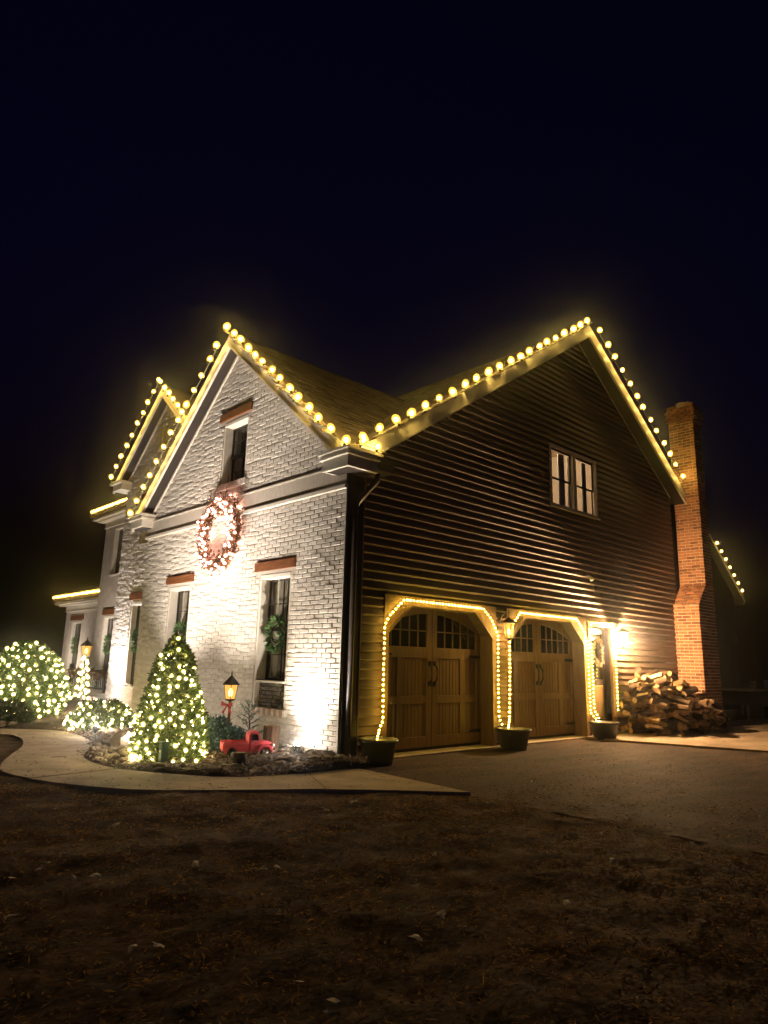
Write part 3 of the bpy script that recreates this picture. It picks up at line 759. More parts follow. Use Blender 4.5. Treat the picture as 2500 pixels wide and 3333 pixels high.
for b in cb:
    face, s0, e0, z0, z1, lx, ex = b; pr = rnd.uniform(-.004, .010)
    if b in cs: obj('brick', CBM, chim, (lx-pr, s0, z0), scale=(1, (e0-s0)/(CBL-CJ), (z1-z0)/(CBH-CJ)), rot=(rnd.uniform(-.012, .012), 0, rnd.uniform(-.03, .03)))
    elif face == 0: mb.block((lx, 0, 0), (0, 1, 0), (0, 0, 1), (-1, 0, 0), s0, e0, z0, z1, -.06, pr, .006)
    else: mb.block((0, CF-ex, 0), (1, 0, 0), (0, 0, 1), (0, -1, 0), s0, e0, z0, z1, -.05, pr, .006)
mb.build('brickwork', 'redbrick', chim, kind='stuff')
mb = MB(); mb.lathe([(.14, -.1), (.15, .05), (.16, .10), (.13, .10), (.12, -.1)], (11.03, -.3, ZT), 14); mb.tube([(10.9, -.5, ZT-.05), (10.9, -.5, ZT+.08)], .03); mb.build('flue', 'redmortar', chim)

# -- gable two, behind
Y2, X2 = 8.34, 1.0
def zg(y): return 7.61-.856*abs(y-Y2)
Y2L = 10.45
H2 = [(8.55, 9.42, .5, 2.5), (8.50, 9.30, 3.95, 5.05), (8.32, 8.66, 6.35, 7.0)]
mb = MB()
v, f = poly_holes([(6.0, GZ-.2), (Y2L, GZ-.2), (Y2L, zg(Y2L)+.1), (Y2, zg(Y2)+.1), (6.0, zg(6.0)+.1)], [rect(h) for h in H2], lambda a, b: (X2+.006, a, b))
mb.add(v, f); mb.add([(X2+.006, Y2L, GZ-.2), (X2+2.5, Y2L, GZ-.2), (X2+2.5, Y2L, 5.9), (X2+.006, Y2L, 5.9)], [(0, 1, 2, 3)])
for h in H2:
    y0, y1, z0, z1 = h
    for a, b in (((y0, z0), (y0, z1)), ((y1, z0), (y1, z1)), ((y0, z1), (y1, z1)), ((y0, z0), (y1, z0))):
        mb.add([(X2+.006, *a), (X2+.006, *b), (X2+.3, *b), (X2+.3, *a)], [(0, 1, 2, 3)])
wg2 = mb.build('white_brick_wall', 'mortar', house)
def span2(z0, z1):
    if z1 < zg(Y2L): return (6.6, Y2L)
    d = (7.61-z1-.02)/.856
    return (max(6.6, Y2-d), Y2+d)
lin2 = [(8.45, 9.52, 2.56, 2.73), (8.40, 9.40, 5.10, 5.26)]
mb = MB()
for b in courses(GZ, 7.5, span2, H2+[(a, b, c-.06, d) for a, b, c, d in lin2]):
    mb.block((X2, 0, 0), (0, 1, rnd.uniform(-.01, .01)), (0, 0, 1), (-1, 0, 0), b[0], b[1], b[2], b[3], -.02, rnd.uniform(.001, .009), .006)
mb.build('brickwork', 'brick', wg2, kind='stuff')
for a, b, c_, d_ in lin2:
    mb = MB(); mb.box((X2-.03, a, c_), (X2+.1, b, d_)); mb.build('lintel', 'timber', house)
def flatwin(xf, h, m='sash', deep=.14, slit=False):
    y0, y1, z0, z1 = h; x = xf+deep
    mb = MB(); mb.box((xf+.012, y0+.003, z0), (x+.03, y0+.06, z1-.003)); mb.box((xf+.012, y1-.06, z0), (x+.03, y1-.003, z1-.003)); mb.box((xf-.01, y0+.06, z1-.07), (x+.03, y1-.06, z1-.003)); mb.box((xf-.03, y0-.04, z0-.05), (x+.03, y1+.04, z0))
    w = mb.build('window', 'trim_white', house)
    a, b, p, q = y0+.06, y1-.06, z0, z1-.07; mid = (p+q)/2
    mb = MB(); t = .03
    mb.box((x, a, p), (x+.02, a+t, q)); mb.box((x, b-t, p), (x+.02, b, q)); mb.box((x, a+t, p), (x+.02, b-t, p+t)); mb.box((x, a+t, q-t), (x+.02, b-t, q)); mb.box((x, a+t, mid-.02), (x+.02, b-t, mid+.02)); mb.box((x+.002, (a+b)/2-.01, p+t), (x+.018, (a+b)/2+.01, q-t)); mb.build('sash', m, w)
    for pa, pb in ((p+t, mid-.02), (mid+.02, q-t)):
        for ya, yb in ((a+t, (a+b)/2-.01), ((a+b)/2+.01, b-t)):
            mb = MB(); mb.box((x+.008, ya, pa), (x+.012, yb, pb)); mb.build('pane', 'darkpane', w)
    return w
for h in H2: flatwin(X2, h)
body = [(Y2-2.4, zg(Y2-2.4)), (Y2, zg(Y2)), (Y2L+.35, zg(Y2L+.35)), (Y2L+.35, zg(Y2L+.35)+TH), (Y2, zg(Y2)+TH), (Y2-2.4, zg(Y2-2.4)+TH)]
roof3 = roof_part('roof', body, X2-.2, 5.0, 'x', 'shingle')
for sgn in (0, 1):
    e = Y2-2.4 if sgn == 0 else Y2L+.37
    for zo, zz, xa, xb, nm, m in ((-.012, TH+.012, X2-.23, X2-.202, 'fascia', 'trim_white'), (-.012, .03, X2-.25, X2-.231, 'fascia_moulding', 'trim_white')):
        roof_part(nm, [(Y2, zg(Y2)+zo), (e, zg(e)+zo), (e, zg(e)+zz), (Y2, zg(Y2)+zz)], xa, xb, 'x', m, roof3)
    e2 = Y2L if sgn else Y2-1.8
    roof_part('frieze', [(Y2, zg(Y2)-.12), (e2, zg(e2)-.12), (e2, zg(e2)-.05), (Y2, zg(Y2)-.05)], X2-.04, X2-.012, 'x', 'trim_white', roof3)
    roof_part('rake_soffit', [(Y2, zg(Y2)-.004), (e, zg(e)-.004), (e, zg(e)+.004), (Y2, zg(Y2)+.004)], X2-.199, X2-.001, 'x', 'soffit', roof3)
mb = MB(); mb.box((X2-.26, Y2L-.22, 5.52), (X2+.35, Y2L+.36, 5.68)); mb.box((X2-.35, Y2L-.26, 5.681), (X2+.38, Y2L+.40, 5.75)); mb.build('cornice_return', 'trim_white', roof3)

# -- wings further left
def wing(x, ya, yb, ztop, wins, eave, lintels):
    mb = MB()
    v, f = poly_holes([(ya, GZ-.2), (yb, GZ-.2), (yb, ztop), (ya, ztop)], [rect(h) for h in wins], lambda a, b: (x, a, b)); mb.add(v, f)
    mb.add([(x, yb, GZ-.2), (x+3, yb, GZ-.2), (x+3, yb, ztop), (x, yb, ztop)], [(0, 1, 2, 3)])
    for h in wins:
        y0, y1, z0, z1 = h
        for a, b in (((y0, z0), (y0, z1)), ((y1, z0), (y1, z1)), ((y0, z1), (y1, z1)), ((y0, z0), (y1, z0))):
            mb.add([(x, *a), (x, *b), (x+.3, *b), (x+.3, *a)], [(0, 1, 2, 3)])
    w = mb.build('wing_wall', 'plaster', house)
    for h in wins: flatwin(x, h)
    for a, b, c_, d_ in lintels:
        mb = MB(); mb.box((x-.03, a, c_), (x+.05, b, d_)); mb.build('lintel', 'timber', house)
    mb = MB(); mb.box((x-.05, ya, ztop-.32), (x-.002, yb+.05, ztop-.28)); mb.box((x-.03, ya, ztop-.27), (x-.002, yb+.03, ztop-.1)); mb.box((x-.25, ya, ztop-.09), (x-.002, yb+.25, ztop-.03)); mb.box((x-.38, ya, ztop-.029), (x-.002, yb+.4, ztop+.06)); mb.build('cornice', 'trim_white', w)
    mb = MB(); mb.prism([(x-.45, ztop+.062), (x-.45, ztop+.16), (x+3.2, ztop+.16+eave*3.6), (x+3.2, ztop+.062+eave*3.6)], ya, yb+.5, 'y'); mb.build('roof', 'shingle', w)
    return w
wing(3.1, 10.47, 17.35, 6.0, [(15.55, 16.5, 3.95, 5.62), (15.65, 16.62, .6, 2.52)], .45, [(15.5, 16.75, 2.56, 2.75)])
wing(3.75, 17.37, 22.4, 3.22, [(20.55, 21.6, .6, 2.5)], .3, [(20.4, 21.8, 2.54, 2.72)])

# ------------------------------------------------------------------ strings of lights
def bulb_mesh(name, rc, re, mcore, mbloom, sc=1.25, base=True):
    mb = MB(); mb.ico((0, 0, 0), rc, 1, 0, (1, 1, 1.1)); mb.ico((0, 0, 0), re, 2, 1, (1, 1, sc))  # inner core gives the light, outer shell imitates the bloom around it
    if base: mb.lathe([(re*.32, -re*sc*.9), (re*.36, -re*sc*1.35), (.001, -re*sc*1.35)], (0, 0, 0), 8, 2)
    return mb.mesh(name, [mcore, mbloom, 'wire'], True)
BM_ROOF = bulb_mesh('bulb', .032, .062, 'bulb_roof', 'bloom_roof')
BM_ROPE = bulb_mesh('bulb', .0115, .017, 'bulb_rope', 'bloom_rope', 1.1, False)
BM_NET = bulb_mesh('bulb', .016, .031, 'bulb_net', 'bloom_net', 1.2, False)
BM_NETF = bulb_mesh('bulb', .023, .044, 'bulb_net', 'bloom_net', 1.2, False)
BM_WREATH = bulb_mesh('bulb', .017, .032, 'bulb_wreath', 'bloom_wreath', 1.2, False)
BM_EAVE = bulb_mesh('bulb', .024, .062, 'bulb_roof', 'bloom_roof')

def along(pts, step, jit=0.):
    pts = [Vector(p) for p in pts]; out = []; need = 0.
    for a, b in zip(pts[:-1], pts[1:]):
        L = (b-a).length; d = (b-a)/L if L else Vector(); t = need
        while t <= L:
            out.append(a+d*max(0, min(L, t+rnd.uniform(-jit, jit)))); t += step
        need = t-L
    return out
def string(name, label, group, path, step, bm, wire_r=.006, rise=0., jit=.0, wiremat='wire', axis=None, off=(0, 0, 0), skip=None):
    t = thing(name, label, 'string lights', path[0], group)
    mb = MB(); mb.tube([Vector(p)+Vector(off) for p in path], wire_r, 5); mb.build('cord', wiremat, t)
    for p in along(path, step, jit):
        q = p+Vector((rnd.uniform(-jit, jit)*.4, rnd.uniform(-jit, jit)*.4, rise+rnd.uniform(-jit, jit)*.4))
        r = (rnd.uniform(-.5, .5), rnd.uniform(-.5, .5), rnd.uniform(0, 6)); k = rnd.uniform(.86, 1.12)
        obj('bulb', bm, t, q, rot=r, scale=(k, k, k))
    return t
G_R = 'warm globe lights along the roof edges'
zr1 = lambda y: zs1(y)+TH+.02
zr2 = lambda x: zs2(x)+TH+.035
st = .355
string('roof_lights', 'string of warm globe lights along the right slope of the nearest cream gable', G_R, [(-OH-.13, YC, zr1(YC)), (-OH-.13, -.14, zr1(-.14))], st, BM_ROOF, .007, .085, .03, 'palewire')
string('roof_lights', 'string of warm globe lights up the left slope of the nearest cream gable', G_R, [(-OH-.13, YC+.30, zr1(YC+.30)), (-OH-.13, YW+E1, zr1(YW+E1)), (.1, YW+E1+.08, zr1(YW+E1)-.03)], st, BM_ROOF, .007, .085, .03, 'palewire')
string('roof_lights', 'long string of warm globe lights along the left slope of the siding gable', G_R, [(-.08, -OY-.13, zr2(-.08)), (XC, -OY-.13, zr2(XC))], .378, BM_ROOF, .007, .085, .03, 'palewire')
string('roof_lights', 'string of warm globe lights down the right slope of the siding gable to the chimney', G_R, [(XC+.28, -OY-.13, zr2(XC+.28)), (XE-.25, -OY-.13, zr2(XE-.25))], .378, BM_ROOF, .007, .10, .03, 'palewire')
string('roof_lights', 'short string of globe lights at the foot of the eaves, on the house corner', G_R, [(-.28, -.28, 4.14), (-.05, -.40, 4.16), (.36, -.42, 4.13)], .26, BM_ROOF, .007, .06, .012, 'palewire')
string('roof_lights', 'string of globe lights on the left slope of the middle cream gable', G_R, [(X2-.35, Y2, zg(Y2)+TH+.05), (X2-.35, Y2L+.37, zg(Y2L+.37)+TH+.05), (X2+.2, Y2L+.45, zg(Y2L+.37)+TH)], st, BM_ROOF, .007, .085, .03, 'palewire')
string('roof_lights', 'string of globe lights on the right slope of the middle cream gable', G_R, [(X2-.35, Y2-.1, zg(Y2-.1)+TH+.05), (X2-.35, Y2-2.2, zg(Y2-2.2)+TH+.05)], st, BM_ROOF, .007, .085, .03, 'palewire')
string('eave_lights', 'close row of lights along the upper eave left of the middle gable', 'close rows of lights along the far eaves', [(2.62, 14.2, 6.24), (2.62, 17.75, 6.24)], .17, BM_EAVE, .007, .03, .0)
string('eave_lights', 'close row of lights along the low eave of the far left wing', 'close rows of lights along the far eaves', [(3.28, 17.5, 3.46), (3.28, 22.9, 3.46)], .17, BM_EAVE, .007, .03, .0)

# ropes of small bulbs round the garage openings; they end in planters
yf = -.095
G_D = 'mini lights outlining the garage and house doors'
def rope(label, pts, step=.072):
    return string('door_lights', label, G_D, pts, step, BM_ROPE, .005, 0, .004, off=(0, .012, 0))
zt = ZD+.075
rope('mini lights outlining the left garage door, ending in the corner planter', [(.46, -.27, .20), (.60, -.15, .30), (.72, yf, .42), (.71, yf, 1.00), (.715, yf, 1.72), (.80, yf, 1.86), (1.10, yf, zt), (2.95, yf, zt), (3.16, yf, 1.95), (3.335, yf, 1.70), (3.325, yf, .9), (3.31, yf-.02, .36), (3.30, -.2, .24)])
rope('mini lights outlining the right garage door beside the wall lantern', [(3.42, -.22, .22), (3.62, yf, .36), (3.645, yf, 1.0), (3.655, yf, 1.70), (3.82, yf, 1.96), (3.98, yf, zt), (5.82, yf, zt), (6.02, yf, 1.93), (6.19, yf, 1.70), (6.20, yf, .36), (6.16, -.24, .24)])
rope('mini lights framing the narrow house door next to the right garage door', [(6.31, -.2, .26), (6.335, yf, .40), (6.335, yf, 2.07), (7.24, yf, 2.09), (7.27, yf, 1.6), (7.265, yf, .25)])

# ------------------------------------------------------------------ planters
def planter(p, r, h, label):
    t = thing('planter', label, 'planter', (p[0], p[1], GZ), 'dark planters before the garage wall')
    mb = MB(); mb.lathe([(.001, 0), (r*.74, 0), (r*.97, h*.86), (r*1.06, h*.87), (r*1.06, h), (r*.95, h), (r*.92, h*.9), (.001, h*.88)], (p[0], p[1], GZ), 28)
    mb.build('pot', 'pot', t, True)
    mb = MB(); mb.lathe([(r*.93, h*.905), (r*.5, h*.95), (.001, h*.93)], (p[0], p[1], GZ), 20); mb.build('potting_soil', 'rimclay', t, True)
    for k in range(9):
        a = k*.7; mb = MB(); mb.ico((p[0]+r*1.0*math.cos(a), p[1]+r*1.0*math.sin(a), GZ+h*.93), .012, 1); mb.build('rim_stud', 'pot', t)
planter((.42, -.34), .25, .32, 'dark round planter at the house corner, left of both garage doors')
planter((3.36, -.36), .27, .32, 'dark round planter on the strip between the two garage doors')
planter((6.18, -.38), .26, .31, 'dark round planter between the right garage door and the house door')

# ------------------------------------------------------------------ wall lanterns
def sconce(p, label, gm, power, col, s=1.0):
    x, y, z = p
    t = thing('wall_lantern', label, 'lantern', (x, 0, z), 'wall lanterns on the siding')
    mb = MB(); mb.box((x-.05*s, -.035, z+.02), (x+.05*s, -.01, z+.27)); mb.build('back_plate', 'black', t)
    mb = MB(); mb.tube([(x, -.03, z+.16), (x, -.08, z+.24), (x, (y-.03)/2-.05, z+.32), (x, y, z+.31), (x, y, z+.21)], .011*s, 6); mb.build('arm', 'black', t)
    w0, w1, h = .062*s, .092*s, .24*s
    mb = MB(); mb.lathe([(.012, .10*s), (.018, .07*s), (.05*s, .05*s), (w1*1.55, -.005), (w1*1.5, -.02), (.01, -.01)], (x, y, z+.14), 6); mb.build('cap', 'black', t)
    zt_, zb_ = z+.115, z+.115-h
    for k in range(6):
        a, b = k*math.pi/3, (k+1)*math.pi/3
        A = lambda r, q, zz: (x+r*math.cos(q), y+r*math.sin(q), zz)
        mb = MB(); mb.add([A(w0, a, zb_), A(w0, b, zb_), A(w1, b, zt_), A(w1, a, zt_)], [(0, 1, 2, 3)]); mb.build('pane', gm, t)
        mb = MB(); mb.tube([A(w0*1.02, a, zb_), A(w1*1.02, a, zt_)], .006*s, 4); mb.build('glazing_bar', 'black', t)
    mb = MB(); mb.lathe([(.001, -.05), (.02, -.04), (.035, -.012), (w0*1.15, -.008), (w0*1.15, .006), (.001, .006)], (x, y, zb_), 6); mb.build('base', 'black', t)
    mb = MB(); mb.lathe([(.001, .0), (.02, .01), (.027, .05), (.015, .09), (.001, .12)], (x, y, zb_+.05), 10); mb.build('bulb', 'flame', t, True)
    lamp('POINT', 'lantern_light', t, (x, y, z-.02), power, col, shadow_soft_size=.035)
sconce((3.47, -.22, 1.78), 'small amber wall lantern between the two garage doors', 'lantern_glass', P_SCONCE_M, (1, .58, .20), 1.0)
sconce((7.37, -.22, 1.80), 'brightly lit wall lantern right of the house door above the firewood', 'lantern_glass_white', P_SCONCE_R, (1, .60, .28), 1.1)

# small fixtures on the siding
t = thing('security_light', 'small unlit security light high on the siding above the house door', 'light fixture', (6.39, -.05, 3.0))
mb = MB(); mb.lathe([(.05, 0), (.05, .02), (.001, .02)], (0, 0, 0), 12)
me = mb.mesh('plate', 'jamb'); obj('plate', me, t, (6.39, -.03, 3.03), rot=(math.pi/2, 0, 0))
mb = MB(); mb.tube([(6.39, -.03, 3.03), (6.37, -.10, 3.0), (6.33, -.17, 2.93)], [.02, .03, .045], 10); mb.build('lamp_head', 'trim_white', t, True)
t = thing('round_vent', 'small round cover on the siding left of the upper window', 'vent', (4.86, -.05, 4.84))
mb = MB(); mb.ico((4.86, -.055, 4.84), .065, 2, 0, (1, .5, 1)); mb.build('cover', 'jamb', t, True)
mb = MB(); mb.tube([(4.86, -.08, 4.84), (5.02, -.06, 4.82)], .012, 6); mb.build('bracket', 'black', t)

# ------------------------------------------------------------------ floodlights in the bed
def flood(p, target, power, label, ang=120, col=(1, .88, .76)):
    t = thing('floodlight', label, 'floodlight', p, 'small floodlights aimed up the walls')
    d = (Vector(target)-Vector(p)).normalized(); c = Vector(p)+Vector((0, 0, .07))
    mb = MB(); mb.tube([Vector(p)-Vector((0, 0, .12)), c], .012, 6); mb.build('stake', 'black', t)
    mb = MB(); mb.tube([c-d*.06, c-d*.02, c+d*.045], [.02, .05, .062], 14); mb.build('housing', 'black', t, True)
    mb = MB(); a = d.orthogonal().normalized(); b = d.cross(a); q = c+d*.047
    mb.add([q+(a*math.cos(k*math.pi/7)+b*math.sin(k*math.pi/7))*.055 for k in range(14)], [tuple(range(14))]); mb.build('lens', 'floodlens', t)
    lamp('POINT', 'flood_spill', t, c+d*.07-Vector((.03, 0, 0)), power*.03, col, shadow_soft_size=.03)
    lamp('SPOT', 'flood_light', t, c+d*.06, power, col, target, spot_size=math.radians(ang), spot_blend=1.0, shadow_soft_size=.05)
flood((-.27, .52, -.03), (.0, .75, 2.6), P_FLOOD*.75, 'floodlight by the house corner, glaring on the cream wall')
flood((-1.62, 2.45, -.04), (.1, 2.8, 6.6), P_FLOOD*1.5, 'floodlight in the bed right behind the lit conical evergreen', 92)
flood((-1.50, 4.35, -.04), (.1, 4.4, 6.4), P_FLOOD*1.55, 'floodlight in the bed beside the low lit shrub', 92)
flood((.55, 9.75, .05), (1.0, 9.4, 4.6), P_FLOOD*.9, 'floodlight at the foot of the middle gable wall', col=(1, .92, .95))
flood((2.2, 15.4, .35), (3.1, 16.0, 3.5), P_FLOOD*.55, 'floodlight on the porch lighting the left wing')
flood((2.7, 20.6, .0), (3.7, 21.0, 2.2), P_FLOOD*.35, 'floodlight at the far left wing window')

# ------------------------------------------------------------------ greenery
def cloud(mb, n, sampler, l, w, mi=0, out=.6):
    for _ in range(n):
        p, nrm = sampler()
        d = (Vector(nrm)*out+Vector((rnd.gauss(0, .6), rnd.gauss(0, .6), rnd.gauss(.15, .6))))
        if d.length < .01: d = Vector((0, 0, 1))
        mb.leaf(p, d, (rnd.gauss(0, 1), rnd.gauss(0, 1), rnd.gauss(0, 1)), l*rnd.uniform(.6, 1.3), w*rnd.uniform(.7, 1.3), mi)

def conical(c, r, h, label, n, lm, prof, trunk_r=.03):
    t = thing('evergreen_shrub', label, 'shrub', (c[0], c[1], GZ), 'shrubs wrapped in net lights')
    mb = MB(); mb.tube([(c[0], c[1], GZ-.02), (c[0]+.01, c[1], GZ+h*.5), (c[0], c[1], GZ+h*.9)], [trunk_r, trunk_r*.7, .008], 7)
    for k in range(16):
        a = rnd.uniform(0, 6.28); zz = rnd.uniform(.08, .75)*h; rr = prof(zz/h)*r*.8
        mb.tube([(c[0], c[1], GZ+zz), (c[0]+rr*math.cos(a), c[1]+rr*math.sin(a), GZ+zz+.12)], [.010, .004], 4)
    mb.build('trunk', 'bark', t)
    lumps = [(rnd.uniform(0, 6.28), rnd.uniform(0, 1), rnd.uniform(.05, .20)) for _ in range(34)]
    def smp():
        while True:
            hh = rnd.random(); pr = prof(hh)
            if rnd.random() < .25+.75*pr: break
        a = rnd.uniform(0, 6.28); q = rnd.random()**.28
        bump = 0
        for la, lh, lr in lumps:
            da = abs((a-la+math.pi) % 6.283-math.pi)
            bump += lr*math.exp(-(da/.45)**2-((hh-lh)/.10)**2)
        rr = (pr*q+bump*.6)*r
        return (c[0]+rr*math.cos(a), c[1]+rr*math.sin(a), GZ+.03+hh*h), (math.cos(a), math.sin(a), .5)
    mb = MB(); cloud(mb, n, smp, .075*max(1, r), .030*max(1, r)); mb.build('crown', lm, t)
    return t
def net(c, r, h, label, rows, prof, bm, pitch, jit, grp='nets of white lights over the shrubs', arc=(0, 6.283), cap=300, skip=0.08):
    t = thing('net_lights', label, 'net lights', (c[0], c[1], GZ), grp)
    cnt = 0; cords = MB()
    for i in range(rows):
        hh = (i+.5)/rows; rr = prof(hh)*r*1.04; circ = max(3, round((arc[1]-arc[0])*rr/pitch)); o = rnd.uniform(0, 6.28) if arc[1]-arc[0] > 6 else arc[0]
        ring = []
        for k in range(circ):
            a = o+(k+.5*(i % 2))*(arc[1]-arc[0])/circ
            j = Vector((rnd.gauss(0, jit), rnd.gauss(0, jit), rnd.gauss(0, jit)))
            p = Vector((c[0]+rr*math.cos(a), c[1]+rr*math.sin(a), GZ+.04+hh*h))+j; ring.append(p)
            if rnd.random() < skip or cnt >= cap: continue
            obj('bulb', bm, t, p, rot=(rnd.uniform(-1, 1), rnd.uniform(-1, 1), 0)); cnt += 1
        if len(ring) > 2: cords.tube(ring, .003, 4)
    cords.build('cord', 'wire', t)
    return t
cone = lambda u: min(1, .86+.5*u)*(1-max(0, u)**1.12)**.72
TC = (-1.74, 1.28)
conical(TC, .50, 1.52, 'conical evergreen wrapped in white lights in front of the cream wall', 9000, 'leafdark', cone)
net(TC, .50, 1.50, 'net of white lights over the conical evergreen beside the red truck', 16, cone, BM_NET, .135, .022)
dome = lambda u: (max(0, 1-((u-.25)/.77)**1.7)**.62 if u > .25 else .76+.24*(u/.25))
BC = (-1.44, 8.62)
conical(BC, .84, 1.52, 'big rounded bush under a net of white lights at the left edge', 11000, 'leafbush', dome, .05)
net(BC, .84, 1.52, 'net of white lights over the big rounded bush at the left edge', 11, dome, BM_NETF, .235, .03)
low = lambda u: math.sqrt(max(0, 1-(u*.95)**2))
LB = (-.98, 5.45)
conical(LB, .55, .46, 'low spreading shrub with small lights between the bush and the conical evergreen', 4500, 'leafdark', low, .02)
net(LB, .58, .46, 'small net of white lights on the low shrub between the two tall lit shrubs', 8, low, BM_NET, .12, .02, skip=.45)
# unlit dark mound under the bush by the path
conical((-2.05, 7.2), .42, .38, 'dark unlit low shrub beside the path at far left', 2600, 'leafdark', low, .02)
# blue-green shrub by the lantern and a thin sapling
conical((-.72, 1.86), .26, .42, 'small blue green shrub under the garden lantern', 1500, 'leafblue', low, .012)
conical((-.70, 1.48), .24, .30, 'small blue green shrub directly behind the red toy truck', 1100, 'leafblue', low, .012)
t = thing('sapling', 'thin young evergreen sapling before the cream wall, behind the toy truck', 'sapling', (-.48, 1.42, GZ))
mb = MB(); mb.tube([(-.48, 1.42, GZ), (-.47, 1.40, .3), (-.50, 1.44, .62)], [.014, .010, .004], 6); tips = []
for k in range(26):
    zz = .02+.55*k/26; a = k*2.4; rr = .20*(1-zz/.75)+.03
    e = Vector((-.48+rr*math.cos(a), 1.42+rr*math.sin(a), zz+.07)); mb.tube([(-.48, 1.42, zz), e], [.005, .002], 4); tips.append((Vector((-.48, 1.42, zz)), e))
mb.build('trunk', 'bark', t)
mb = MB()
for _ in range(700):
    a, b = rnd.choice(tips); q = rnd.uniform(.25, 1.1); p = a+(b-a)*q
    mb.leaf(p, (b-a).normalized()+Vector((rnd.gauss(0, .7), rnd.gauss(0, .7), rnd.gauss(.2, .6))), (rnd.gauss(0, 1), rnd.gauss(0, 1), 1), .045, .010)
mb.build('crown', 'leafblue', t)

# ------------------------------------------------------------------ big lit wreath on the wall
WC = Vector((-.10, 3.34, 3.34)); WR = .56
t = thing('lit_wreath', 'large wreath full of tiny warm lights hung on the cream brick gable', 'wreath', WC)
mb = MB(); mb.tube([WC+Vector((.03, WR*math.cos(k*math.pi/16), WR*math.sin(k*math.pi/16))) for k in range(33)], .035, 6); mb.build('frame', 'bark', t)
mb = MB()
for _ in range(2600):
    a = rnd.uniform(0, 6.283); rr = WR+rnd.gauss(0, .065); p = WC+Vector((rnd.uniform(-.07, .06), rr*math.cos(a), rr*math.sin(a)))
    s = 1 if rnd.random() < .7 else -1
    d = Vector((rnd.gauss(-.5, .4), -math.sin(a)*s+math.cos(a)*rnd.gauss(0, .7), math.cos(a)*s+math.sin(a)*rnd.gauss(0, .7)))
    mb.leaf(p, d, (rnd.gauss(-1, .5), rnd.gauss(0, .6), rnd.gauss(0, .6)), .085, .035)
mb.build('foliage', 'leafwreath', t)
mb = MB(); mb.tube([WC+Vector((.04, 0, WR)), WC+Vector((.075, -.02, WR+.5))], .006, 5); mb.build('hanger', 'wire', t)
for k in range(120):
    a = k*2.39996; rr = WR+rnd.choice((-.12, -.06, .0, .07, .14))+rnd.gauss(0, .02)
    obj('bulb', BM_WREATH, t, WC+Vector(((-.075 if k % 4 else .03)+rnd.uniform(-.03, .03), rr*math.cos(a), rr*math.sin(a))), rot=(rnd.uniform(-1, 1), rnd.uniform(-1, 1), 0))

# swags hanging in the two tall windows and one at the wing windows
def swag(p, s, label, ring=False):
    t = thing('green_swag', label, 'swag', p, 'evergreen swags hung in the windows'); p = Vector(p)
    mb = MB(); mb.tube([p+Vector((0, 0, .30*s)), p+Vector((0, .02, .95*s))], .006, 5); mb.build('ribbon', 'sillstone', t)
    mb = MB(); mb.tube([p+Vector((0, .13*s*math.cos(k*.5236), .16*s*math.sin(k*.5236))) for k in range(13)], .012, 5); mb.build('hoop', 'bark', t)
    mb = MB()
    for _ in range(230):
        a = rnd.uniform(0, 6.283); b = p+Vector((rnd.uniform(-.02, .01), .14*s*math.cos(a), .17*s*math.sin(a)-(.05 if math.sin(a) < 0 else 0)))
        d = Vector((rnd.gauss(-.4, .4), math.cos(a)+rnd.gauss(0, .6), math.sin(a)*.8+rnd.gauss(-.2, .6)))
        mb.leaf(b, d, (-1, rnd.gauss(0, .5), rnd.gauss(0, .5)), .13*s, .035*s)
    mb.build('foliage', 'leafswag', t)
swag((.10, 1.70, 1.62), 1.0, 'evergreen swag hanging in the tall window right of the wreath')
swag((.10, 4.86, 1.62), 1.0, 'evergreen swag hanging in the tall window above the conical evergreen')
swag((X2+.06, 8.98, 1.60), 1.0, 'evergreen swag at the ground floor window of the middle gable')
swag((3.15, 16.1, 1.60), 1.2, 'dark round swag at the lower window of the left wing')
swag((3.80, 21.1, 1.60), 1.2, 'dark swag at the window of the far left wing')

# dried flower wreath on the house door
t = thing('door_wreath', 'pale dried flower wreath on the narrow house door', 'wreath', (6.82, .09, 1.50)); P0 = Vector((6.80, .075, 1.52))
mb = MB(); mb.tube([P0+Vector((.19*math.cos(k*math.pi/12), 0, .24*math.sin(k*math.pi/12))) for k in range(25)], .028, 6); mb.build('frame', 'bark', t)
for k in range(46):
    a = k*2.39996; rr = rnd.uniform(.8, 1.2); q = P0+Vector((.19*rr*math.cos(a), -.03+rnd.uniform(-.02, .01), .25*rr*math.sin(a)))
    mb = MB()
    for _ in range(9): mb.leaf(q, (rnd.gauss(0, 1), rnd.gauss(-.8, .4), rnd.gauss(0, 1)), (rnd.gauss(0, 1), -1, rnd.gauss(0, 1)), .05, .04)
    mb.build('blossom', 'drypetal', t)

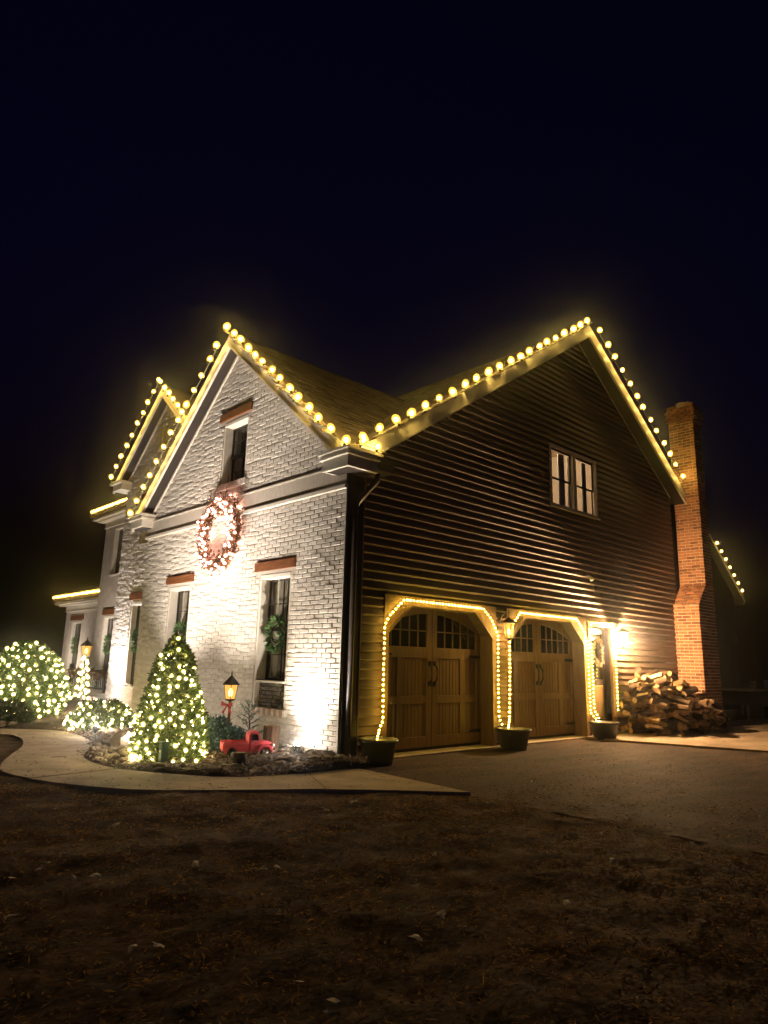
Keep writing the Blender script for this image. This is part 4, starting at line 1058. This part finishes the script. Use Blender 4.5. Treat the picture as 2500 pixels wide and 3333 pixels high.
# ------------------------------------------------------------------ garden lantern on a post, with a bow
def post_lantern(p, h, label, gm, power, bow=True, s=1.0, seg=6):
    x, y = p; t = thing('garden_lantern', label, 'lantern', (x, y, GZ), 'lanterns on posts')
    zl = GZ+h-.32*s
    mb = MB(); mb.tube([(x, y, GZ-.05), (x, y, zl)], .016*s, 8); mb.lathe([(.05*s, 0), (.04*s, .03), (.018*s, .05)], (x, y, GZ), 12); mb.build('post', 'timber' if bow else 'black', t)
    w0, w1 = .062*s, .09*s
    mb = MB(); mb.lathe([(.001, -.03), (.03*s, -.02), (w0*1.1, 0), (w0*1.1, .012), (.001, .012)], (x, y, zl), seg); mb.build('base', 'black', t)
    for k in range(seg):
        a, b = 2*math.pi*k/seg, 2*math.pi*(k+1)/seg
        A = lambda r, q, zz: (x+r*math.cos(q), y+r*math.sin(q), zz)
        mb = MB(); mb.add([A(w0, a, zl+.012), A(w0, b, zl+.012), A(w1, b, zl+.17*s), A(w1, a, zl+.17*s)], [(0, 1, 2, 3)]); mb.build('pane', gm, t)
        mb = MB(); mb.tube([A(w0, a, zl+.012), A(w1, a, zl+.17*s)], .004*s, 4); mb.build('glazing_bar', 'black', t)
    mb = MB(); mb.lathe([(w1*1.25, .168*s), (w1*1.2, .18*s), (.045*s, .24*s), (.03*s, .255*s), (.012*s, .27*s), (.006*s, .32*s), (.001, .33*s)], (x, y, zl), seg); mb.build('cap', 'black', t)
    mb = MB(); mb.lathe([(.001, .03*s), (.022*s, .05*s), (.026*s, .09*s), (.001, .14*s)], (x, y, zl), 10); mb.build('bulb', 'flame', t, True)
    lamp('POINT', 'lantern_light', t, (x, y, zl+.09*s), power, (1, .58, .22), shadow_soft_size=.03)
    if bow:
        mb = MB(); zb_ = zl-.07
        for sg in (-1, 1):
            mb.add([(x-.03, y, zb_), (x-.05+sg*.03, y-sg*.10, zb_+.05), (x-.05+sg*.03, y-sg*.12, zb_-.02), (x-.03, y, zb_-.02)], [(0, 1, 2, 3)])
            mb.add([(x-.035, y, zb_-.005), (x-.05+sg*.02, y-sg*.04, zb_-.13), (x-.045+sg*.03, y-sg*.09, zb_-.11), (x-.03, y-sg*.02, zb_)], [(0, 1, 2, 3)])
        mb.ico((x-.045, y, zb_-.008), .022, 1); mb.build('bow', 'redbow', t)
    return t
post_lantern((-.60, 1.76), 1.12, 'garden lantern on a slim post with a dark red bow, behind the toy truck', 'lantern_glass', 2.2, True, 1.25)
post_lantern((-.15, 8.9), 1.70, 'amber garden lantern above a light wrapped post, right of the big bush', 'lantern_glass', 2.0, False, 1.3)
sp = []
for k in range(60):
    a = k*.62; u = k/60; rr = .06+.10*(1-u); sp.append((-.15+rr*math.cos(a), 8.9+rr*math.sin(a), GZ+.35+u*.95))
string('spiral_lights', 'spiral of white lights wound round the lantern post by the big bush', None, sp, .13, BM_NETF, .004, 0, .01)

# ------------------------------------------------------------------ toy pickup truck
fwd = Vector((.937, -.349, 0)); sid = Vector((.349, .937, 0)); TP = Vector((-.80, .92, GZ+.035))   # ground under the truck
def T(u, w, z): return TP+(fwd*u+sid*w+Vector((0, 0, z)))*1.10
truck = thing('toy_truck', 'red toy pickup truck parked in the bed in front of the cream wall', 'toy truck', TP)
def side_prism(poly, w0, w1, name, m, smooth=False, par=truck):
    n = len(poly); mb = MB()
    vs = [T(u, w0, z) for u, z in poly]+[T(u, w1, z) for u, z in poly]
    mb.add(vs, [tuple(range(n)), tuple(range(2*n-1, n-1, -1))]+[(i, n+i, n+(i+1) % n, (i+1) % n) for i in range(n)])
    return mb.build(name, m, par, smooth)
arc = lambda cx, cz, r, a0, a1, n=7: [(cx+r*math.cos(math.radians(a0+(a1-a0)*i/n)), cz+r*math.sin(math.radians(a0+(a1-a0)*i/n))) for i in range(n+1)]
RW, FWx = -.185, .205
# bed
side_prism([(-.305, .09), (-.305, .165), (.0, .165), (.0, .075), (-.12, .075)]+arc(RW, .06, .068, 10, 170)+[(-.27, .075)], -.105, .105, 'cargo_bed', 'redpaint')
side_prism([(-.30, .168), (-.30, .19), (-.01, .19), (-.01, .168)], -.115, -.098, 'bed_rail', 'redpaint'); side_prism([(-.30, .168), (-.30, .19), (-.01, .19), (-.01, .168)], .098, .115, 'bed_rail', 'redpaint')
# cab with rounded roof
cab = side_prism([(.002, .075), (.002, .255), (.018, .29), (.045, .305), (.10, .305), (.125, .285), (.152, .195), (.155, .075)], -.10, .10, 'cab', 'redpaint')
for w in (-.1015, .1015):
    side_prism([(.035, .20), (.035, .262), (.045, .272), (.098, .272), (.108, .262), (.125, .20)], w-.001, w+.001, 'side_window', 'darkpane', par=truck)
    side_prism([(.025, .092), (.025, .190), (.14, .190), (.14, .092)], w*1.01-.0015, w*1.01+.0015, 'door', 'redpaint', par=truck)
    side_prism([(.035, .165), (.035, .172), (.055, .172), (.055, .165)], w*1.05-.003, w*1.05+.003, 'door_handle', 'chrome', par=truck)
# hood and fenders
side_prism([(.156, .075), (.156, .185), (.20, .19), (.27, .178), (.30, .155), (.305, .08)], -.075, .075, 'hood', 'redpaint')
for w in (-1, 1):
    side_prism([(.13, .06)]+arc(FWx, .055, .075, 178, 2)[:]+[(.30, .06), (.30, .10)]+arc(FWx+.005, .06, .098, 25, 165)[:], w*.115, w*.076, 'front_fender', 'redpaint')
    side_prism([(-.262, .055)]+arc(RW, .055, .072, 178, 2)+[(-.09, .055)]+arc(RW, .055, .098, 2, 178)[:], w*.122, w*.106, 'rear_fender', 'redpaint')
    side_prism([(-.09, .045), (-.09, .06), (.13, .06), (.13, .045)], w*.12, w*.09, 'running_board', 'redpaint')
    mb = MB(); mb.ico(T(.303, w*.085, .14), .022, 2); mb.build('headlight', 'chrome', truck, True)
    for cx in (RW, FWx):
        mb = MB(); nn = 20; c0, c1 = w*.085, w*.12
        mb.tube([T(cx, c0, .05), T(cx, c0+w*.004, .05), T(cx, c1-w*.004, .05), T(cx, c1, .05)], [.044, .052, .052, .044], nn); wh = mb.build('wheel', 'tyre', truck, True)
        mb = MB(); mb.tube([T(cx, c1-w*.002, .05), T(cx, c1+w*.002, .05), T(cx, c1+w*.008, .05)], [.034, .034, .015], 16); mb.build('hub', 'chrome', wh, True)
for k in range(6):
    mb = MB(); mb.tube([T(.305, -.06+k*.024, .085), T(.303, -.06+k*.024, .150)], .006, 5); mb.build('grille_bar', 'chrome', truck)
mb = MB(); mb.tube([T(.318, -.12, .07), T(.318, .12, .07)], .010, 6); mb.build('bumper', 'chrome', truck)

# ------------------------------------------------------------------ stumps and bed clutter
def stump(p, r, h, label, m='bark'):
    t = thing('log_stump', label, 'stump', (p[0], p[1], GZ), 'upright log stumps in the bed')
    mb = MB(); n = 18; vs = []; lv = 7
    for j in range(lv+1):
        for k in range(n):
            a = 2*math.pi*k/n; rr = r*(1+.07*math.sin(3*a+1)+.05*math.sin(7*a+j*.6)+.06*(1-j/lv)); vs.append((p[0]+rr*math.cos(a), p[1]+rr*math.sin(a), GZ-.05+(h+.05)*j/lv))
    mb.add(vs, [(j*n+k, j*n+(k+1) % n, (j+1)*n+(k+1) % n, (j+1)*n+k) for j in range(lv) for k in range(n)]); mb.build('bark', m, t)
    mb = MB(); mb.add([(p[0]+r*.97*(1+.05*math.sin(3*2*math.pi*k/n+1))*math.cos(2*math.pi*k/n), p[1]+r*.97*(1+.05*math.sin(3*2*math.pi*k/n+1))*math.sin(2*math.pi*k/n), GZ+h+.002) for k in range(n)], [tuple(range(n))]); mb.build('cut_face', 'cutwood', t)
stump((-.32, 1.06), .105, .40, 'tall log stump right of the red toy truck')
stump((-.52, 1.30), .13, .26, 'rounded dark log end just behind the cab of the toy truck')
stump((-1.36, .17), .072, .21, 'short dark log stump in front of the red toy truck')
t = thing('clay_pot', 'small round clay jar between the conical evergreen and the toy truck', 'jar', (-1.22, 1.42, GZ+.02))
mb = MB(); mb.lathe([(.001, 0), (.06, .005), (.085, .07), (.075, .14), (.045, .165), (.05, .18), (.04, .182), (.03, .15), (.001, .14)], (-1.22, 1.42, GZ+.02), 18); mb.build('body', 'cushion', t, True)
t = thing('outlet_stake', 'green plastic outlet stake at the foot of the conical evergreen', 'power outlet', (-1.98, .92, GZ))
mb = MB(); mb.box((-2.02, .87, GZ+.05), (-1.94, .95, GZ+.28)); mb.build('box', 'greenbox', t); mb = MB(); mb.box((-1.99, .90, GZ-.02), (-1.97, .92, GZ+.05)); mb.build('stake', 'greenbox', t)
mb = MB(); mb.box((-2.03, .86, GZ+.281), (-1.93, .96, GZ+.30)); mb.build('lid', 'greenbox', t)
t = thing('path_globe_light', 'bright globe light on the ground left of the conical evergreen', 'path light', (-2.20, 1.25, GZ))
mb = MB(); mb.ico((-2.20, 1.25, GZ+.09), .035, 2); mb.build('globe', 'bulb_net', t, True); mb = MB(); mb.ico((-2.20, 1.25, GZ+.09), .06, 2); mb.build('glow_shell', 'bloom_net', t, True)  # outer sphere is a glowing shell for the bloom
mb = MB(); mb.tube([(-2.2, 1.25, GZ-.03), (-2.2, 1.25, GZ+.04)], .012, 6); mb.build('stem', 'black', t)
t = thing('path_globe_light', 'bright globe light low between the light wrapped post and the middle gable', 'path light', (.2, 9.1, GZ))
mb = MB(); mb.ico((.2, 9.1, .16), .06, 2); mb.build('globe', 'bulb_wreath', t, True); mb = MB(); mb.ico((.2, 9.1, .16), .10, 2); mb.build('glow_shell', 'bloom_wreath', t, True)
mb = MB(); mb.tube([(.2, 9.1, GZ-.03), (.2, 9.1, .1)], .012, 6); mb.build('stem', 'black', t)

def rock(c, r, sc, name='bed_stone'):
    mb = MB(); mb.ico((0, 0, 0), r, 2, 0, sc, .16, rnd); return mb.mesh(name, 'stone')
RM = [rock((0, 0, 0), 1, s) for s in ((1, .7, .5), (1, .8, .35), (.8, 1, .6), (1.2, .7, .28), (1, 1, .42))]
def stones(n, pick, label, grp, rs):
    for _ in range(n):
        p = pick(); r = rnd.uniform(*rs)
        obj('bed_stone', rnd.choice(RM), None, (p[0], p[1], bed_z(p[0], p[1])+r*.12), rot=(rnd.uniform(-.25, .25), rnd.uniform(-.25, .25), rnd.uniform(0, 6.28)), scale=(r, r, r), label=label, cat='stone', group=grp)
def edge_pick(i0, i1, d0, d1):
    def f():
        i = rnd.randint(i0, i1-1); a, b = DI[i], DI[i+1]; t = (b-a); nrm = Vector((t.y, -t.x, 0)).normalized()
        if (Vector((0, 2, 0))-a).dot(nrm) < 0: nrm = -nrm
        p = a+t*rnd.random()+nrm*rnd.uniform(d0, d1); return (p.x, p.y)
    return f
stones(40, edge_pick(9*K, 14*K, .08, .5), 'flat rough stone in the bed edge between the curved walk and the toy truck', 'stones edging the bed near the truck', (.05, .11))
stones(30, edge_pick(3*K, 8*K, .08, .55), 'rough stone in the bed edge beside the bend of the walk', 'stones edging the bed at the bend', (.05, .13))
stones(14, lambda: (rnd.uniform(-.75, -.1), rnd.uniform(-.35, .35)), 'rough stone at the house corner under the floodlight glare', 'stones at the house corner', (.06, .12))
stones(12, lambda: (rnd.uniform(-2.9, -2.1), rnd.uniform(6.6, 7.6)), 'rough stone by the path under the big rounded bush', 'stones under the big bush', (.07, .15))
obj('boulder', rock((0, 0, 0), 1, (1, .7, .9), 'boulder'), None, (-1.72, 2.75, GZ+.08), scale=(.20, .20, .20), rot=(.2, .5, .8), label='pale pointed boulder in the bed left of the conical evergreen', cat='boulder')
obj('boulder', rock((0, 0, 0), 1, (1, .7, .9), 'boulder'), None, (-1.50, 3.3, GZ+.06), scale=(.22, .22, .17), rot=(.3, -.2, .2), label='low broad boulder behind the pale pointed one in the bed', cat='boulder')
# leaves and bark chips over the mulch
mb = MB()
for _ in range(5200):
    i = rnd.randint(2*K, len(DI)-2); a = DI[i]; q = rnd.random()**1.3; x = a.x+(0-a.x)*q; yy = a.y+rnd.uniform(-.1, .25)
    if yy < 0 and x > -.02: continue
    mb.leaf((x, yy, bed_z(x, yy)+rnd.uniform(.004, .03)), (rnd.gauss(0, 1), rnd.gauss(0, 1), rnd.gauss(.1, .3)), (rnd.gauss(0, .4), rnd.gauss(0, .4), 1), rnd.uniform(.03, .07), rnd.uniform(.015, .035))
mb.build('bark_mulch', 'stone', kind='stuff', label='bark chips and dry leaves strewn over the planting bed', cat='mulch')

mb = MB()
for _ in range(420):
    i = rnd.randint(0, len(DO)-2); q = rnd.random()**2; q = q if rnd.random() < .5 else 1-q
    p = DO[i]+(DI[i]-DO[i])*q; a = rnd.uniform(0, 6.28)
    mb.leaf((p.x, p.y, WZ+rnd.uniform(.005, .012)), (math.cos(a), math.sin(a), rnd.gauss(0, .15)), (rnd.gauss(0, .2), rnd.gauss(0, .2), 1), rnd.uniform(.015, .05), rnd.uniform(.008, .022))
for _ in range(260):
    x, yy = rnd.uniform(7.4, 12), -.4-3.5*rnd.random(); a = rnd.uniform(0, 6.28)
    mb.leaf((x, yy, GZ+.036), (math.cos(a), math.sin(a), rnd.gauss(0, .15)), (rnd.gauss(0, .2), rnd.gauss(0, .2), 1), rnd.uniform(.02, .06), rnd.uniform(.01, .025))
mb.build('leaf_litter', 'bark', kind='stuff', label='dry leaf scraps blown over the walk and the concrete pad', cat='leaf litter')
# dry grass and leaf litter on the lawn
def in_walk(x, y):
    for a, b in zip(range(0, len(DO)-1, 2), range(2, len(DO)+1, 2)):
        b = min(b, len(DO)-1); q = [DO[a], DO[b], DI[b], DI[a]]; ins = True; sg = 0
        for i in range(4):
            e = q[(i+1) % 4]-q[i]; c_ = e.x*(y-q[i].y)-e.y*(x-q[i].x)
            if sg == 0: sg = 1 if c_ > 0 else -1
            elif c_*sg < 0: ins = False; break
        if ins: return True
    return False
mb = MB(); n = 0
while n < 50000:
    x = rnd.uniform(-6.2, -.25); yy = -7.0+9.5*rnd.random()**.9
    if yy > 1.6 and x > -3.4: continue
    if x > OUT[-1][0]-.05: continue
    if (yy > -2.45 and (in_walk(x, yy) or x > -2.4-.9*(yy+.7) and yy > -.7)): continue
    if yy > -2.4 and x > -3.6:
        # right of the outer edge of the walk is bed or wall
        inside = False
        for p in DO:
            if abs(p.y-yy) < .12 and p.x < x: inside = True; break
        if inside: continue
    cl_ = mno.noise((x*2.3, yy*2.9, 3.3))+.6*mno.noise((x*7, yy*8, 6.1))
    if rnd.random() > .45+.8*cl_: continue
    d = Vector((rnd.gauss(.4, 1), rnd.gauss(-.2, .8), abs(rnd.gauss(.08, .22))))
    mb.leaf((x, yy, lawn_z(x, yy)+.004), d, (rnd.gauss(0, .3), rnd.gauss(0, .3), 1), rnd.uniform(.02, .06), rnd.uniform(.003, .007)); n += 1
n = 0
while n < 26000:      # flat dead leaves and stalks between the blades
    x = rnd.uniform(-6.2, 2.2); yy = -6.6+9.0*rnd.random()
    if x > -.22 and (yy > -2.3 or rnd.random() < (x+.2)/2.4): continue
    if yy > -2.45:
        if in_walk(x, yy) or (yy > 1.6 and x > -3.4): continue
        if any(abs(p.y-yy) < .12 and p.x < x for p in DO): continue
    cl_ = mno.noise((x*1.7, yy*3.1, 8.3))+.7*mno.noise((x*5, yy*9, 2.1))
    if rnd.random() > .5+.9*cl_: continue
    a = rnd.uniform(0, 6.28)
    mb.leaf((x, yy, max(lawn_z(x, yy), GZ-.004 if x > -.2 else -9)+rnd.uniform(.006, .016)), (math.cos(a), math.sin(a), rnd.gauss(0, .15)), (rnd.gauss(0, .25), rnd.gauss(0, .25), 1), rnd.uniform(.015, .06), rnd.uniform(.006, .018)); n += 1
mb.build('dry_grass', 'grass', kind='stuff', label='matted dry grass and leaf litter covering the lawn', cat='grass')
mb = MB()
for _ in range(9000):
    x = rnd.uniform(-.1, 7.5); yy = rnd.uniform(-6.5, -.45)
    r = rnd.uniform(.003, .009)*(1.6 if rnd.random() < .04 else 1); z = GZ+.006*hnoise(x*2.1, yy*2.3)
    a = rnd.uniform(0, 6.28); c_, s_ = math.cos(a)*r, math.sin(a)*r
    mb.add([(x+c_, yy+s_, z), (x-s_, yy+c_, z), (x-c_, yy-s_, z), (x+s_, yy-c_, z), (x, yy, z+r*.6)], [(0, 1, 4), (1, 2, 4), (2, 3, 4), (3, 0, 4)])
mb.build('gravel', 'gravelstone', kind='stuff', label='loose gravel scattered over the driveway', cat='gravel')
# pale fallen leaves that catch the light
LIT = [(-3.56,-1.61),(-3.6,-2.97),(-3.19,-3.29),(-3.2,-3.4),(-4.27,-2.75),(-4.18,-2.83),(-4.54,-2.48),(-4.37,-2.45),(-4.3,-2.37),(-4.41,-3.91),(-4.31,-3.96),(-4.05,-4.7),(-4.03,-4.9),(-4.11,-4.96),(-2.06,-1.9),(-1.85,-2.1),(-1.44,-2.02),(-2.36,-1.41),(-3.29,-3.28),(-4.74,-3.2),
       (-1.37,-4.63),(-2.37,-4.9),(-2.2,-3.76),(.38,-2.66),(-.89,-2.67),(-.51,-2.85),(.91,-2.4),(-.36,-4.74),(-.64,-4.14),(-.9,-4.11),(-2.78,-4.14),(-3.32,-4.67),(-2.0,-5.48),(-2.28,-5.82),(-.05,-4.05),(-3.01,-4.55)]
LM_ = []
for k in range(5):
    mb = MB(); n = 9; vs = [(0, 0, .3)]
    for i in range(n):
        a = 2*math.pi*i/n; rr = rnd.uniform(.45, 1.1)*(1.3 if i % 3 == 0 else .8); vs.append((rr*math.cos(a), rr*.6*math.sin(a), rnd.uniform(0, .25)))
    mb.add(vs, [(0, i+1, (i+1) % n+1) for i in range(n)]); LM_.append(mb.mesh('fallen_leaf', 'litter'))
for i, (x, yy) in enumerate(LIT):
    r = rnd.uniform(.03, .055)
    onl = x < -.2
    obj('fallen_leaf', LM_[i % 5], None, (x, yy, (lawn_z(x, yy)+.02) if onl else GZ+.014), rot=(rnd.uniform(-.3, .3), rnd.uniform(-.3, .3), rnd.uniform(0, 6.3)), scale=(r, r, r),
        label='pale curled fallen leaf on the dark lawn' if onl else 'pale curled fallen leaf on the gravel driveway', cat='leaf', group='pale leaves on the lawn' if onl else 'pale leaves on the driveway')

# ------------------------------------------------------------------ firewood heap
def log_mesh(k):
    """split log: wedge or half round section, bark on its curved side"""
    g = random.Random(k); mb = MB(); L = g.uniform(.34, .46); r = g.uniform(.045, .078); ang = g.choice((100, 130, 175, 360))
    n = 8; pts = []
    if ang == 360: pts = [(r*.8*math.cos(2*math.pi*i/n), r*.8*math.sin(2*math.pi*i/n)) for i in range(n)]; bark = list(range(n))
    else:
        pts = [(0, 0)]+[(r*1.25*math.cos(math.radians(ang*i/(n-2))), r*1.25*math.sin(math.radians(ang*i/(n-2)))) for i in range(n-1)]; bark = list(range(1, n-1))
    m = len(pts); vs = []
    for e in (-1, 1):
        for a, b in pts: vs.append((e*L/2+g.uniform(-.008, .008), a*g.uniform(.9, 1.08), b*g.uniform(.9, 1.08)))
    for i in range(m): mb.add([], [], 0)
    mb.v = vs
    for i in range(m):
        mb.f.append((i, (i+1) % m, m+(i+1) % m, m+i)); mb.m.append(1 if i in bark else 0)
    mb.f += [tuple(range(m-1, -1, -1)), tuple(range(m, 2*m))]; mb.m += [0, 0]
    return mb.mesh('firewood_log', ['cutwood', 'bark'])
LGM = [log_mesh(k) for k in range(9)]
def heap_h(x, y):      # height of the heap
    cl = lambda v: max(0., min(1., v))
    return 1.24*cl((x-7.22)/.8)**.6*(1-.28*cl((-y-.45)/.65))*(1-.42*cl((x-8.35)/.5)*cl((-y-.3)/.25))*(1-.22*cl((8.9-x)/.5)*cl((x-8.1)/.4))*(1 if x < 9.8 else 1-.35*cl((x-9.8)/.5))
wood = 0; z = .0
LAB = {'front': ('split firewood log in the lit lower left part of the heap by the house door', 'logs in the lit lower part of the heap'), 'top': ('split firewood log near the top of the heap beside the chimney', 'logs near the top of the heap'), 'far': ('split firewood log in the shadowed right end of the heap', 'logs in the shadowed end of the heap')}
while z < 1.25:
    for yy in (-.14, -.42, -.72, -1.02):
        x = 7.36+rnd.uniform(0, .2)
        while x < 10.18:
            if z < heap_h(x, yy)-.05 and (yy > -.9 or z < .62) and not (yy < -.85 and x < 7.9):
                k = 'far' if x > 9.2 and z < .8 else ('top' if z > .8 else 'front')
                across = rnd.random() < .5
                obj('firewood_log', rnd.choice(LGM), None, (x, yy+rnd.uniform(-.06, .05), GZ+.10+z+rnd.uniform(-.02, .02)),
                    rot=(rnd.uniform(0, 6.28), rnd.uniform(-.3, .3), (1.2 if across else .0)+rnd.uniform(-.45, .45)), label=LAB[k][0], cat='firewood', group=LAB[k][1]); wood += 1
                x += .25 if across else .42
            else: x += .22
    z += .122

# ------------------------------------------------------------------ far right: patio table, far wing
t = thing('patio_table', 'dark covered patio table with a pale top at the far right', 'table', (15.6, .4, GZ))
mb = MB(); mb.box((14.45, -.1, .66), (16.8, .95, .70)); mb.build('tabletop', 'tabletop', t)
mb = MB(); mb.box((14.42, -.12, .30), (16.83, .97, .655)); mb.build('cloth', 'cloth', t)
for a in (14.5, 16.72):
    for b in (-.06, .88):
        mb = MB(); mb.box((a, b, GZ), (a+.06, b+.06, .30)); mb.build('leg', 'tabletop', t)
def cup(p, r, h, m, label, name):
    t = thing(name, label, 'cup', p); mb = MB(); mb.lathe([(.001, 0), (r*.75, 0), (r, h), (r*.9, h), (r*.7, .02), (.001, .02)], p, 16); mb.build('body', m, t, True)
cup((15.45, .1, .70), .09, .24, 'tabletop', 'pale yellowish jar on the patio table', 'jar')
cup((16.6, .1, .70), .09, .26, 'whiteplastic', 'white plastic cup at the right end of the patio table', 'plastic_cup')
t = thing('garden_bench', 'low bench beneath the edge of the patio table at far right', 'bench', (15.6, -.4, GZ))
mb = MB(); mb.box((15.1, -.5, .26), (16.2, -.2, .30)); mb.build('seat', 'tabletop', t)
for a in (15.15, 16.05):
    mb = MB(); mb.box((a, -.48, GZ), (a+.07, -.22, .259)); mb.build('leg', 'cloth', t)

fx = lambda x: 6.35-.753*(x-17.6)
t = thing('rear_wing', 'dark rear building with a steep gable edge lined with lights, far right', 'building', (18, 2.2, GZ))
mb = MB(); mb.prism([(13.2, GZ), (20.6, GZ), (20.6, fx(20.6)-.2), (16.9, fx(16.9)-.2), (13.2, fx(16.9)-.2-.753*3.7)], 2.25, 8, 'y'); mb.build('wall', 'soffit', t)
mb = MB(); mb.prism([(16.9, fx(16.9)-.18), (21.0, fx(21.0)-.18), (21.0, fx(21.0)+.02), (16.9, fx(16.9)+.02), (12.9, fx(16.9)+.02-.753*4), (12.9, fx(16.9)-.18-.753*4)], 2.02, 8, 'y'); mb.build('roof', 'soffit', t)
mb = MB(); mb.prism([(16.9, fx(16.9)-.12), (21.0, fx(21.0)-.12), (21.0, fx(21.0)+.0), (16.9, fx(16.9)+.0)], 2.0, 2.018, 'y'); mb.build('fascia', 'trim_white', t)
string('roof_lights', 'short string of globe lights on the far building right of the chimney', G_R, [(18.75, 1.98, fx(18.75)+.06), (20.95, 1.98, fx(20.95)+.06)], .42, BM_ROOF, .007, .08, .0, 'palewire')

# ------------------------------------------------------------------ porch with railing, far left
t = thing('front_porch', 'stone porch with dark garlanded railing between the middle gable and the left wing', 'porch', (2.4, 14, GZ))
mb = MB(); mb.box((1.75, 10.6, GZ), (3.08, 17.2, .10)); mb.build('base', 'stone', t); mb = MB(); mb.box((1.68, 10.6, .101), (3.08, 17.25, .16)); mb.build('floor', 'concrete', t)
for zz in (.24, .74):
    mb = MB(); mb.box((1.80, 12.6, zz), (1.84, 15.4, zz+.045)); mb.build('rail', 'black', t)
for k in range(19):
    mb = MB(); mb.box((1.81, 12.65+k*.15, .286), (1.83, 12.67+k*.15, .739)); mb.build('baluster', 'black', t)
for a in (12.55, 15.4):
    mb = MB(); mb.box((1.77, a, .16), (1.87, a+.10, .92)); mb.build('post', 'black', t)
t = thing('garland', 'leafy garland draped along the porch railing', 'garland', (1.76, 14, .7)); mb = MB(); gp = []
for k in range(40): gp.append(Vector((1.76, 12.6+k*.07, .78-.16*abs(math.sin(k*.235)))))
mb.tube(gp, .015, 5); mb.build('vine', 'bark', t); mb = MB()
for _ in range(900):
    p = rnd.choice(gp)+Vector((rnd.gauss(0, .03), rnd.gauss(0, .05), rnd.gauss(0, .035))); mb.leaf(p, (rnd.gauss(-.4, .6), rnd.gauss(0, 1), rnd.gauss(-.2, .8)), (-1, rnd.gauss(0, .6), rnd.gauss(0, .6)), .12, .04)
mb.build('foliage', 'leafwreath', t)
t = thing('porch_bench', 'pale cushioned bench behind the porch railing', 'bench', (2.6, 14, .16))
mb = MB(); mb.box((2.3, 13.2, .42), (2.85, 14.8, .54)); mb.build('seat', 'cushion', t); mb = MB(); mb.box((2.80, 13.2, .545), (2.9, 14.8, 1.0)); mb.build('backrest', 'cushion', t)
for a in (13.25, 14.68):
    for b in (2.33, 2.78):
        mb = MB(); mb.box((b, a, .16), (b+.06, a+.06, .419)); mb.build('leg', 'black', t)

# ------------------------------------------------------------------ scattering volume added to imitate lens glow round the lamps
bm = bmesh.new(); bmesh.ops.create_cube(bm, size=1)
for v in bm.verts: v.co = (v.co.x*166, v.co.y*166, -1.2 if v.co.z < 0 else 12)
hm = bpy.data.meshes.new('bloom_haze'); bm.to_mesh(hm); bm.free()
m = bpy.data.materials.new('bloom_volume'); m.use_nodes = True; n = m.node_tree; n.nodes.clear()
pv = n.nodes.new('ShaderNodeVolumePrincipled'); pv.inputs['Density'].default_value = BLOOM_DENSITY; pv.inputs['Anisotropy'].default_value = .975; pv.inputs['Color'].default_value = (.9, .9, .9, 1)
o_ = n.nodes.new('ShaderNodeOutputMaterial'); n.links.new(pv.outputs[0], o_.inputs['Volume'])
hm.materials.append(m)
if BLOOM_DENSITY: obj('bloom_haze', hm, None, kind='stuff', label='thin unseen volume added to spread a lens-like glow round the lights', cat='bloom_haze')
